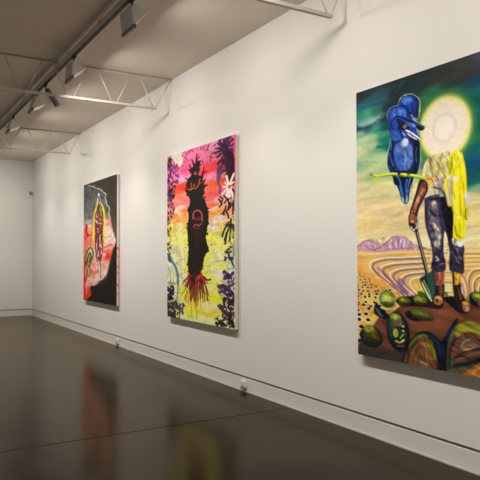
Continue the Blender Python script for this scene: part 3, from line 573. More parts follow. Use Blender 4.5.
["l",[96,24,30],[94.0,168.1,94.0,172.4,97.4,176.6],0.44,0.5,1,0.85],
["l",[140,28,28],[71.4,167.4,69.0,172.9,57.6,178.8],0.49,0.5,1,0.85],
["l",[36,16,18],[78.6,165.4,79.0,180.7,71.7,196.3],0.43,0.5,1,0.85],
["l",[90,36,30],[79.3,165.0,78.5,179.0,77.7,193.0],0.49,0.5,1,0.85],
["l",[60,24,22],[85.8,168.4,84.3,185.0,89.6,201.1],0.47,0.5,1,0.85],
["l",[96,24,30],[82.5,162.3,77.7,181.6,74.2,200.9],0.58,0.5,1,0.85],
["l",[140,28,28],[91.6,166.9,94.4,172.4,96.9,177.8],0.45,0.5,1,0.85],
["l",[36,16,18],[73.2,170.0,71.8,184.3,73.0,198.5],0.33,0.5,1,0.85],
["l",[90,36,30],[89.9,162.1,93.8,167.5,94.0,173.0],0.33,0.5,1,0.85],
["l",[60,24,22],[101.3,169.3,110.9,168.7,115.8,168.2],0.44,0.5,1,0.85],
["l",[96,24,30],[87.0,166.0,84.1,170.1,84.6,174.0],0.5,0.5,1,0.85],
["l",[140,28,28],[105.2,167.7,105.3,167.4,112.7,166.9],0.58,0.5,1,0.85],
["l",[36,16,18],[95.9,161.4,106.6,167.9,109.1,174.6],0.39,0.5,1,0.85],
["l",[90,36,30],[99.2,162.0,102.5,175.3,101.4,188.8],0.56,0.5,1,0.85],
["l",[60,24,22],[80.7,160.6,76.8,172.3,71.5,184.1],0.51,0.5,1,0.85],
["l",[96,24,30],[90.5,165.1,95.5,182.2,94.1,199.5],0.41,0.5,1,0.85],
["l",[140,28,28],[73.4,168.0,75.7,171.6,70.4,175.4],0.47,0.5,1,0.85],
["l",[36,16,18],[73.5,162.4,63.9,180.1,59.3,197.9],0.45,0.5,1,0.85],
["l",[90,36,30],[87.6,164.5,82.9,179.3,86.1,193.6],0.43,0.5,1,0.85],
["l",[60,24,22],[84.5,169.5,84.2,174.8,76.9,180.5],0.58,0.5,1,0.85],
["l",[96,24,30],[97.9,165.5,104.5,171.4,109.5,177.3],0.44,0.5,1,0.85],
["l",[140,28,28],[77.9,163.5,74.6,171.1,74.0,178.6],0.4,0.5,1,0.85],
["l",[36,16,18],[100.6,164.5,105.5,177.3,105.6,190.1],0.45,0.5,1,0.85],
["l",[90,36,30],[80.3,164.9,77.6,172.0,68.2,179.5],0.34,0.5,1,0.85],
["l",[60,24,22],[81.4,167.6,80.5,170.7,78.6,173.9],0.46,0.5,1,0.85],
["l",[96,24,30],[83.1,161.7,81.5,182.2,85.1,202.4],0.5,0.5,1,0.85],
["l",[140,28,28],[98.2,160.3,101.7,167.4,107.5,174.4],0.47,0.5,1,0.85],
["l",[36,16,18],[102.3,166.2,98.5,176.7,101.2,187.0],0.34,0.5,1,0.85],
["l",[90,36,30],[68.8,167.1,55.0,171.1,48.3,174.9],0.46,0.5,1,0.85],
["l",[60,24,22],[71.4,164.9,69.2,178.9,68.9,192.8],0.51,0.5,1,0.85],
["l",[96,24,30],[70.8,160.5,64.1,179.3,66.9,197.8],0.53,0.5,1,0.85],
["l",[140,28,28],[85.9,167.0,86.8,176.5,85.8,186.1],0.32,0.5,1,0.85],
["l",[36,16,18],[86.5,166.1,90.3,179.3,88.4,192.7],0.39,0.5,1,0.85],
["l",[90,36,30],[83.6,161.6,81.6,171.6,83.7,181.4],0.44,0.5,1,0.85],
["l",[60,24,22],[71.7,170.0,66.0,174.4,61.9,178.7],0.46,0.5,1,0.85],
["l",[96,24,30],[106.3,164.1,117.1,175.8,123.9,187.5],0.38,0.5,1,0.85],
["l",[140,28,28],[70.8,161.3,67.7,171.7,56.2,182.5],0.34,0.5,1,0.85],
["l",[36,16,18],[105.9,168.9,111.4,181.4,113.3,193.9],0.58,0.5,1,0.85],
["l",[90,36,30],[74.8,166.2,64.4,172.3,61.2,178.4],0.54,0.5,1,0.85],
["l",[60,24,22],[93.4,164.4,90.3,172.0,92.1,179.4],0.4,0.5,1,0.85],
["l",[96,24,30],[89.8,163.8,92.3,174.7,93.5,185.6],0.36,0.5,1,0.85],
["l",[140,28,28],[103.0,160.8,107.5,178.4,108.4,196.0],0.59,0.5,1,0.85],
["l",[36,16,18],[107.0,165.6,116.3,179.3,119.2,193.2],0.51,0.5,1,0.85],
["l",[90,36,30],[69.2,164.7,64.2,173.3,62.9,181.9],0.36,0.5,1,0.85],
["l",[60,24,22],[94.4,168.4,95.1,169.7,102.9,170.8],0.54,0.5,1,0.85],
["l",[96,24,30],[86.2,169.4,86.5,173.2,84.2,177.1],0.37,0.5,1,0.85],
["l",[140,28,28],[91.6,165.8,88.4,177.8,92.2,189.5],0.37,0.5,1,0.85],
["l",[36,16,18],[86.2,168.0,86.5,179.1,89.1,190.1],0.37,0.5,1,0.85],
["l",[90,36,30],[79.0,168.6,74.8,179.5,75.5,190.2],0.51,0.5,1,0.85],
["l",[60,24,22],[97.7,164.0,105.3,175.0,112.2,185.8],0.31,0.5,1,0.85],
["l",[96,24,30],[67.9,163.9,61.0,167.4,51.3,171.0],0.46,0.5,1,0.85],
["l",[140,28,28],[83.7,166.8,78.4,183.3,74.5,199.9],0.51,0.5,1,0.85],
["l",[36,16,18],[104.8,168.5,116.8,177.5,121.9,186.5],0.39,0.5,1,0.85],
["l",[90,36,30],[68.6,164.9,67.0,169.7,57.0,174.7],0.37,0.5,1,0.85],
["l",[60,24,22],[83.1,165.5,81.0,173.9,73.9,182.6],0.55,0.5,1,0.85],
["l",[96,24,30],[78.1,161.6,71.1,167.8,65.2,174.0],0.54,0.5,1,0.85],
["l",[140,28,28],[70.5,162.2,64.2,178.1,66.4,193.7],0.5,0.5,1,0.85],
["l",[36,16,18],[99.3,165.5,97.5,168.9,102.5,172.1],0.35,0.5,1,0.85],
["l",[90,36,30],[89.4,161.8,90.8,168.3,86.4,175.0],0.38,0.5,1,0.85],
["l",[60,24,22],[78.7,164.8,77.6,171.7,76.8,178.6],0.45,0.5,1,0.85],
["l",[96,24,30],[85.7,161.1,86.3,174.5,80.2,188.1],0.43,0.5,1,0.85],
["l",[140,28,28],[107.1,162.3,115.5,177.5,121.4,192.5],0.53,0.5,1,0.85],
["l",[36,16,18],[71.9,163.4,66.1,171.3,64.6,179.2],0.41,0.5,1,0.85],
["l",[90,36,30],[106.5,161.3,110.6,166.9,118.8,172.3],0.56,0.5,1,0.85],
["l",[60,24,22],[102.8,165.0,102.6,174.7,107.5,184.2],0.33,0.5,1,0.85],
["l",[96,24,30],[99.4,166.4,100.0,179.0,102.2,191.4],0.54,0.5,1,0.85],
["l",[120,70,30],[84.4,175.1,76.4,194.6,77.5,217.5],0.44,0.6,1,0.7],
["l",[120,70,30],[90.1,174.9,90.6,193.8,91.7,217.6],0.44,0.6,1,0.7],
["l",[120,70,30],[88.9,174.9,87.8,193.9,88.9,209.0],0.44,0.6,1,0.7],
["l",[120,70,30],[94.5,174.7,101.7,193.1,102.8,204.2],0.44,0.6,1,0.7],
["l",[120,70,30],[103.3,174.4,123.0,191.9,124.1,197.9],0.44,0.6,1,0.7],
["l",[120,70,30],[82.1,175.2,70.6,194.9,71.7,194.9],0.44,0.6,1,0.7],
["l",[206,24,24],[101.7,157.0,104.4,164.4,110.9,168.7,118.9,171.3],0.88,0.6,1,1],
["l",[180,24,24],[94.5,163.4,88.9,172.4,97.3,179.6],0.69,0.6,1,1],
["l",[170,30,30],[68.8,162.8,59.9,168.2,55.7,172.3],0.62,0.6,1,1],
["l",[40,44,26],[110.9,164.2,118.9,167.7,127.7,166.7],1.12,0.8,1,1],
["e",[32,28,26],79.3,167.6,3.9,3.1,0,1.0,1],
["l",[150,28,28],[65.9,164.1,71.8,170.4,59.9,177.3],0.56,0.5,1,1],
["l",[236,184,24],[35.4,175.6,43.5,184.6,44.7,193.8,41.6,200.6],0.94,0.8,1,0.9],
["l",[236,184,24],[47.8,191.0,59.9,186.4,71.7,197.4,83.3,198.0],0.94,0.8,1,0.9],
["l",[236,184,24],[56.9,204.4,71.7,201.8,86.1,200.4],1.0,0.8,1,0.9],
["l",[240,190,10],[91.7,206.3,105.5,208.5,118.8,211.1,134.3,210.4],1.88,1.2,1,0.95],
["l",[236,184,24],[62.9,179.8,68.8,189.9],1.0,0.8,1,0.8],
["l",[236,170,40],[124.0,208.8,136.8,206.6],1.5,1.2,1,0.7],
["c",[[80,42,88],[48,24,50],[130,60,130],[48,24,50]],0.5,2.5,17.2,63.5,46,1.0,2.0,1.8,1],
["c",[[122,56,120],[80,42,88],[190,70,140]],12.5,11.6,38.4,40.3,40,0.8,1.6,1.6,2],
["c",[[48,24,50],[84,56,104],[60,30,60]],2.5,39.2,26.9,61.2,26,0.9,1.8,1.5,3],
["c",[[150,50,100],[120,60,90],[120,110,150],[48,24,50]],1.2,61.0,22.4,85.8,26,0.8,1.6,2,4],
["c",[[48,24,50],[60,44,40],[90,70,30]],0.6,82.7,12.0,129.8,34,0.6,1.4,1.6,5],
["l",[206,196,40],[6.0,99.3,12.7,110.6,8.0,124.3],0.88,0.8,1,0.9],
["l",[190,190,50],[19.2,99.9,28.9,94.9,22.5,106.8],0.75,0.8,1,0.8],
["l",[70,50,70],[2.7,129.7,9.4,136.7,4.7,143.6],0.75,0.6,1,1],
["p",[222,216,196],[12.5,1.6,21.0,-1.3,32.0,-1.1,44.6,-0.1,50.8,8.3,48.9,16.0,38.4,18.7,32.0,12.5,27.5,14.6,19.1,8.0],1.0,1,1],
["l",[200,90,110],[17.8,5.1,25.6,13.0,28.8,17.5],0.5,0.5,1,0.8],
["l",[240,150,160],[35.2,0.7,41.5,4.3],0.44,0.5,1,0.8],
["l",[210,160,110],[28.8,5.3,38.3,12.0],0.38,0.5,1,0.6],
["l",[110,40,60],[47.7,4.0,49.2,6.6],0.56,0.5,1,0.85],
["l",[110,40,60],[56.9,0.5,58.4,3.1],0.56,0.5,1,0.85],
["l",[110,40,60],[59.9,4.4,61.4,7.0],0.56,0.5,1,0.85],
["l",[110,40,60],[64.7,3.2,66.2,5.8],0.56,0.5,1,0.85],
["l",[110,40,60],[68.8,1.2,70.3,3.8],0.56,0.5,1,0.85],
["l",[110,40,60],[61.1,9.8,62.6,12.4],0.56,0.5,1,0.85],
["l",[110,40,60],[52.6,12.7,54.1,15.2],0.56,0.5,1,0.85],
["l",[110,40,60],[47.7,17.3,49.2,19.9],0.56,0.5,1,0.85],
["l",[110,40,60],[73.5,-0.4,75.0,2.2],0.56,0.5,1,0.85],
["l",[110,40,60],[77.6,1.0,79.1,3.5],0.56,0.5,1,0.85],
["l",[110,40,60],[93.0,8.6,94.4,11.1],0.56,0.5,1,0.85],
["l",[110,40,60],[55.7,7.8,57.2,10.4],0.56,0.5,1,0.85],
["l",[60,84,112],[2.7,135.3,12.7,143.6,25.8,151.6,34.1,162.3,35.4,175.6],1.62,1.1,1,0.85],
["l",[88,124,140],[35.4,175.6,34.1,189.1,30.3,202.7],1.12,1.0,1,0.8],
["l",[90,120,130],[2.7,151.9,11.4,165.5,9.5,179.3],0.62,0.8,1,0.7],
["l",[90,130,110],[16.0,151.7,19.3,165.3,22.6,176.1],0.5,0.8,1,0.6],
["l",[70,100,120],[2.8,175.4,16.1,175.0,25.8,176.0],0.75,0.8,1,0.7],
["e",[60,70,90],8.1,142.2,3.0,5.0,-20,1.2,0.8],
["c",[[58,34,70],[40,24,48]],2.1,179.2,20.7,198.4,40,1.0,1.9,1.5,6],
["c",[[30,44,34],[36,26,42],[56,34,60]],2.9,192.7,29.1,225.4,52,0.9,1.6,1.7,7],
["c",[[84,50,90],[46,28,50],[40,54,44]],25.9,200.7,53.9,214.0,32,0.8,1.5,1.5,8],
["c",[[60,34,64],[34,44,34]],6.2,213.9,41.7,224.7,30,0.8,1.4,1.5,9],
["l",[24,30,26],[1.5,196.2,2.9,223.7],0.62,0.6,1,1],
["l",[84,40,92],[169.1,17.6,155.3,8.6,146.4,3.5],1.19,0.8,1,0.9],
["l",[60,24,60],[157.9,10.6,149.3,5.9],0.62,0.6,1,0.8],
["l",[84,40,92],[169.1,17.6,156.1,6.9,149.8,0.5],1.19,0.8,1,0.9],
["l",[60,24,60],[159.6,9.1,152.8,2.8],0.62,0.6,1,0.8],
["l",[84,40,92],[169.1,17.6,161.1,6.5,161.0,-0.1],1.19,0.8,1,0.9],
["l",[60,24,60],[165.1,8.8,163.9,2.3],0.62,0.6,1,0.8],
["l",[84,40,92],[169.1,17.6,164.7,6.3,169.1,-0.4],1.19,0.8,1,0.9],
["l",[60,24,60],[169.1,8.6,171.9,2.0],0.62,0.6,1,0.8],
["l",[84,40,92],[169.1,17.6,169.4,6.9,178.5,1.0],1.19,0.8,1,0.9],
["l",[60,24,60],[173.8,9.2,181.2,3.3],0.62,0.6,1,0.8],
["l",[84,40,92],[169.1,17.6,173.8,9.4,185.3,5.6],1.19,0.8,1,0.9],
["l",[60,24,60],[177.3,11.5,188.0,7.8],0.62,0.6,1,0.8],
["l",[84,40,92],[169.1,17.6,176.0,13.0,186.6,12.2],1.19,0.8,1,0.9],
["l",[60,24,60],[177.9,14.9,189.3,14.4],0.62,0.6,1,0.8],
["l",[84,40,92],[169.1,17.6,178.1,16.7,187.5,19.2],1.19,0.8,1,0.9],
["l",[60,24,60],[178.4,18.4,190.2,21.4],0.62,0.6,1,0.8],
["l",[84,40,92],[169.1,17.6,157.2,11.8,147.3,9.6],1.19,0.8,1,0.9],
["l",[60,24,60],[158.3,13.7,150.3,12.0],0.62,0.6,1,0.8],
["l",[84,40,92],[169.1,17.6,153.8,14.3,137.3,14.2],1.19,0.8,1,0.9],
["l",[60,24,60],[153.5,15.9,140.3,16.5],0.62,0.6,1,0.8],
["l",[66,24,46],[169.1,17.6,158.1,17.3,143.8,19.9],1.19,0.8,1,0.9],
["l",[60,24,60],[156.6,18.7,146.8,22.2],0.62,0.6,1,0.8],
["l",[66,24,46],[169.1,17.6,161.3,21.9,146.3,28.6],1.19,0.8,1,0.9],
["l",[60,24,60],[157.8,23.1,149.3,30.9],0.62,0.6,1,0.8],
["l",[66,24,46],[169.1,17.6,164.7,25.9,149.7,36.2],1.19,0.8,1,0.9],
["l",[60,24,60],[159.5,26.8,152.7,38.5],0.62,0.6,1,0.8],
["l",[66,24,46],[169.1,17.6,169.1,28.2,157.1,40.7],1.19,0.8,1,0.9],
["l",[60,24,60],[163.1,29.1,159.9,42.9],0.62,0.6,1,0.8],
["l",[66,24,46],[169.1,17.6,174.3,30.1,166.6,44.1],1.19,0.8,1,0.9],
["l",[60,24,60],[167.8,30.9,169.4,46.3],0.62,0.6,1,0.8],
["l",[66,24,46],[169.1,17.6,179.2,31.3,176.0,46.4],1.19,0.8,1,0.9],
["l",[60,24,60],[172.5,32.0,178.7,48.5],0.62,0.6,1,0.8],
["l",[66,24,46],[169.1,17.6,182.3,29.4,184.2,42.7],1.19,0.8,1,0.9],
["l",[60,24,60],[176.7,30.3,187.0,44.9],0.62,0.6,1,0.8],
["l",[66,24,46],[169.1,17.6,182.2,26.0,187.4,36.3],1.19,0.8,1,0.9],
["l",[60,24,60],[178.4,27.0,190.1,38.4],0.62,0.6,1,0.8],
["l",[66,24,46],[169.1,17.6,180.6,22.3,187.5,29.4],1.19,0.8,1,0.9],
["l",[60,24,60],[178.4,23.6,190.2,31.6],0.62,0.6,1,0.8],
["p",[64,26,50],[162.0,14.2,176.1,16.3,185.2,24.5,186.5,49.8,171.3,50.5,170.0,34.0,154.7,27.4],1.5,1,0.9],
["l",[240,110,160],[173.8,13.7,178.4,10.9,180.7,7.8],0.56,0.6,1,0.8],
["l",[250,130,170],[157.1,19.4,161.9,23.6],0.62,0.8,1,0.7],
["l",[250,80,100],[159.5,36.2,166.6,36.0],0.88,1.0,1,0.8],
["p",[84,50,110],[144.8,33.2,154.6,32.1,157.1,39.5,151.2,50.7,144.7,50.0],1.2,1,0.8],
["l",[100,60,120],[156.1,37.0,161.9,33.0,166.6,39.5],1.12,0.9,1,0.8],
["l",[92,66,130],[148.7,52.8,153.1,58.0,151.1,63.7],1.25,1.1,1,0.85],
["e",[230,60,30],160.9,49.4,3.2,3.5,0,1.8,0.8],
["e",[240,110,60],161.9,42.4,1.9,2.8,0,1.2,0.8],
["p",[60,24,40],[169.0,33.9,186.5,33.9,186.9,56.7,175.0,53.2],1.2,1,0.9],
["l",[62,28,66],[169.1,17.6,152.8,11.5,140.8,9.3],0.81,0.6,1,0.9],
["l",[62,28,66],[169.1,17.6,155.0,6.3,154.7,0.2],0.81,0.6,1,0.9],
["l",[62,28,66],[169.1,17.6,160.8,8.4,164.4,4.1],0.81,0.6,1,0.9],
["l",[62,28,66],[169.1,17.6,163.8,6.6,173.8,1.2],0.81,0.6,1,0.9],
["l",[62,28,66],[169.1,17.6,169.4,8.6,183.0,4.8],0.81,0.6,1,0.9],
["l",[62,28,66],[169.1,17.6,173.5,11.8,187.1,10.5],0.81,0.6,1,0.9],
["l",[62,28,66],[169.1,17.6,176.6,15.7,187.5,17.5],0.81,0.6,1,0.9],
["l",[62,28,66],[169.1,17.6,154.2,14.1,139.8,13.9],0.81,0.6,1,0.9],
["l",[46,20,36],[169.1,17.6,164.1,20.3,152.2,25.3],0.81,0.6,1,0.9],
["l",[46,20,36],[169.1,17.6,162.6,21.2,147.3,27.0],0.81,0.6,1,0.9],
["l",[46,20,36],[169.1,17.6,174.7,28.2,163.3,39.6],0.81,0.6,1,0.9],
["l",[46,20,36],[169.1,17.6,182.7,33.8,172.2,50.0],0.81,0.6,1,0.9],
["l",[46,20,36],[169.1,17.6,184.5,31.8,179.7,46.2],0.81,0.6,1,0.9],
["l",[46,20,36],[169.1,17.6,185.2,28.4,186.5,40.1],0.81,0.6,1,0.9],
["l",[46,20,36],[169.1,17.6,180.2,20.8,187.5,26.6],0.81,0.6,1,0.9],
["l",[228,220,212],[174.5,58.2,170.6,51.8,168.0,45.5],1.06,0.6,1,1],
["l",[228,220,212],[174.5,58.2,179.2,51.3,185.1,44.6],1.19,0.6,1,1],
["l",[228,220,212],[174.5,58.2,167.0,57.8,160.9,57.6],1.12,0.6,1,1],
["l",[228,220,212],[174.5,58.2,165.6,61.8,157.9,65.5],1.0,0.6,1,1],
["l",[228,220,212],[174.5,58.2,169.9,65.4,166.5,72.8],1.38,0.6,1,1],
["l",[228,220,212],[174.5,58.2,174.1,66.0,175.0,74.0],1.12,0.6,1,1],
["l",[228,220,212],[174.5,58.2,179.8,66.0,186.4,73.7],1.12,0.6,1,1],
["l",[228,220,212],[174.5,58.2,180.8,61.2,188.2,64.3],1.12,0.6,1,1],
["l",[228,220,212],[174.5,58.2,168.7,55.3,164.2,52.5],0.88,0.6,1,1],
["l",[228,220,212],[174.5,58.2,178.7,56.1,184.2,54.1],1.0,0.6,1,1],
["e",[232,74,40],175.0,58.5,1.8,2.3,20,0.6,1],
["l",[40,26,40],[181.9,61.9,186.0,65.7,186.4,69.2],1.0,0.6,1,1],
["l",[40,30,40],[152.1,68.6,158.4,71.5,154.5,75.9],0.94,0.6,1,0.95],
["l",[40,30,40],[148.7,70.7,154.5,74.7],0.94,0.6,1,0.95],
["l",[40,30,40],[161.8,68.2,167.9,72.2,163.2,76.5],0.94,0.6,1,0.95],
["l",[40,30,40],[156.9,77.2,151.1,80.4],0.94,0.6,1,0.95],
["l",[40,30,40],[171.2,72.5,173.5,79.6,170.3,85.2],0.94,0.6,1,0.95],
["l",[40,30,40],[178.2,76.5,173.5,83.1],0.94,0.6,1,0.95],
["l",[40,30,40],[184.1,75.8,185.0,83.9],0.94,0.6,1,0.95],
["l",[40,30,40],[180.5,79.0,187.2,86.3],0.94,0.6,1,0.95],
["l",[40,30,40],[166.5,80.3,163.2,85.9,155.9,89.0],0.94,0.6,1,0.95],
["l",[40,30,40],[166.5,86.1,171.2,91.0,172.6,94.6],0.94,0.6,1,0.95],
["l",[40,30,40],[161.7,85.8,161.7,90.5],0.94,0.6,1,0.95],
["l",[40,30,40],[171.2,85.2,178.2,81.1],0.94,0.6,1,0.95],
["l",[40,30,40],[182.7,83.7,182.7,90.6],0.94,0.6,1,0.95],
["l",[40,30,40],[168.9,73.5,178.2,71.9],0.94,0.6,1,0.95],
["l",[40,30,40],[186.0,70.3,186.4,81.7],0.94,0.6,1,0.95],
["l",[40,30,40],[173.5,77.3,182.7,78.0],0.94,0.6,1,0.95],
["l",[240,120,60],[178.2,73.1,179.1,77.7],0.75,0.8,1,0.8],
["l",[36,40,44],[178.1,101.8,166.4,104.7,160.7,110.3,157.8,115.6],1.06,0.6,1,0.95],
["l",[36,40,44],[178.1,101.8,171.1,108.4,166.4,117.5,165.4,122.1],1.06,0.6,1,0.95],
["l",[36,40,44],[178.1,101.8,176.7,110.9,174.8,121.2],1.06,0.6,1,0.95],
["l",[36,40,44],[178.1,101.8,184.0,108.9,183.5,117.9],1.06,0.6,1,0.95],
["l",[36,40,44],[178.1,101.8,186.3,104.4,187.1,110.1],1.06,0.6,1,0.95],
["l",[36,40,44],[175.8,99.3,166.4,102.4],1.06,0.6,1,0.95],
["l",[36,40,44],[168.8,110.6,163.1,119.7],1.06,0.6,1,0.95],
["l",[36,40,44],[178.1,99.5,178.1,96.0],1.06,0.6,1,0.95],
["l",[190,200,50],[184.9,111.2,187.1,120.3],0.75,0.8,1,1],
["l",[120,140,50],[173.4,106.2,178.0,117.8],0.62,0.6,1,0.8],
["l",[110,130,50],[182.7,92.8,186.3,99.9],0.75,0.8,1,0.8],
["l",[84,116,120],[173.4,120.0,181.7,127.0,183.4,138.4,180.2,147.5],0.62,0.8,1,0.8],
["l",[50,60,50],[185.8,120.3,186.1,138.4],0.62,0.6,1,0.8],
["l",[30,24,36],[165.4,119.8,164.0,124.4],0.88,0.6,1,1],
["c",[[64,36,70]],166.3,127.6,178.9,134.5,12,1.0,1.6,1.1,12],
["e",[240,225,140],173.4,132.6,0.8,0.9,0,0.5,1],
["l",[60,34,66],[172.4,133.8,173.3,140.7],1.06,0.6,1,1],
["c",[[60,34,66]],163.9,139.5,181.6,143.7,9,1.0,1.6,1,13],
["l",[40,26,44],[177.0,141.8,182.5,148.2,187.4,153.1],0.75,0.5,1,1],
["l",[110,160,140],[168.6,149.9,173.3,155.6,170.9,160.3],0.88,0.9,1,0.7],
["l",[110,150,140],[182.5,152.1,184.7,160.0],0.75,0.8,1,0.7],
["p",[176,160,170],[162.9,157.0,186.1,155.4,186.7,219.7,170.7,218.9,156.5,210.9,161.4,194.3,149.3,180.9,155.7,172.4],1.8,1,0.6],
["c",[[62,38,74],[44,26,54],[84,58,98]],161.5,156.8,186.9,188.9,60,1.1,2.1,1.2,14],
["c",[[74,50,90],[60,40,70]],148.4,172.4,160.5,181.8,12,1.0,1.8,1.3,15],
["c",[[54,34,56],[36,22,36],[46,32,28]],158.0,186.7,186.8,219.9,84,1.1,2.0,1.2,16],
["c",[[66,44,70]],149.3,194.7,159.0,204.1,8,1.0,1.8,1.5,17],
["e",[216,206,160],175.6,165.9,0.8,1.0,0,0.5,0.85],
["e",[216,206,160],182.4,177.0,0.8,1.0,0,0.5,0.85],
["e",[216,206,160],168.5,180.0,0.8,1.0,0,0.5,0.85],
["e",[216,206,160],177.8,186.4,0.8,1.0,0,0.5,0.85],
["e",[216,206,160],166.1,192.8,0.8,1.0,0,0.5,0.85],
["e",[216,206,160],173.1,201.5,0.8,1.0,0,0.5,0.85],
["e",[216,206,160],182.3,196.3,0.8,1.0,0,0.5,0.85],
["e",[216,206,160],168.4,209.9,0.8,1.0,0,0.5,0.85],
["e",[216,206,160],180.0,210.1,0.8,1.0,0,0.5,0.85],
["e",[216,206,160],163.7,199.9,0.9,1.0,0,0.5,0.85],
["e",[216,206,160],161.3,208.2,0.9,1.0,0,0.5,0.85],
["c",[[26,38,32],[30,30,34]],141.8,212.5,161.3,221.9,16,0.8,1.5,1.6,18],
["l",[24,36,30],[138.3,213.2,146.8,214.1,151.7,219.5],0.62,0.5,1,1],
["l",[70,30,46],[115.4,8.5,120.7,6.3,123.9,1.9],0.56,0.5,1,0.9],
["l",[70,30,46],[116.5,7.9,123.4,8.5],0.56,0.5,1,0.9],
["l",[70,30,46],[136.3,5.5,139.8,4.9,139.8,3.7],0.56,0.5,1,0.9],
["l",[70,30,46],[127.0,22.5,128.6,16.6,133.7,13.6],0.56,0.5,1,0.9],
["l",[70,30,46],[131.1,18.2,137.3,20.2],0.56,0.5,1,0.9],
["l",[70,30,46],[106.8,18.5,108.4,23.0],0.56,0.5,1,0.9],
["l",[70,30,46],[110.1,5.2,110.1,3.5],0.56,0.5,1,0.9],
["l",[70,30,46],[101.9,4.5,101.9,2.7],0.56,0.5,1,0.9],
["l",[120,50,60],[134.7,11.4,147.3,11.6,157.1,14.7],0.31,0.4,1,0.6],
["p",[252,112,140],[185.1,-1.8,189.8,-1.0,189.7,27.5,185.0,26.8],0.4,0,0.9],
["p",[224,216,190],[185.7,70.3,189.5,70.6,189.0,216.1,185.4,216.4],0.5,0,0.8],
["x",[161.5,157.0,187.0,155.4,186.7,218.5,156.5,215.6,149.3,180.9],0.3,2.4,1.6,61,40],
["x",[1.1,179.6,35.4,183.6,47.8,204.2,35.4,226.4,2.9,223.7],0.3,2.4,1.6,62,40],
["x",[9.3,95.3,59.9,93.7,59.9,221.6,2.9,218.2],0.08,3,8,63,0],
["x",[121.6,96.7,159.3,98.5,156.5,220.3,100.0,218.1,94.5,181.0],0.08,3,8,64,0]]
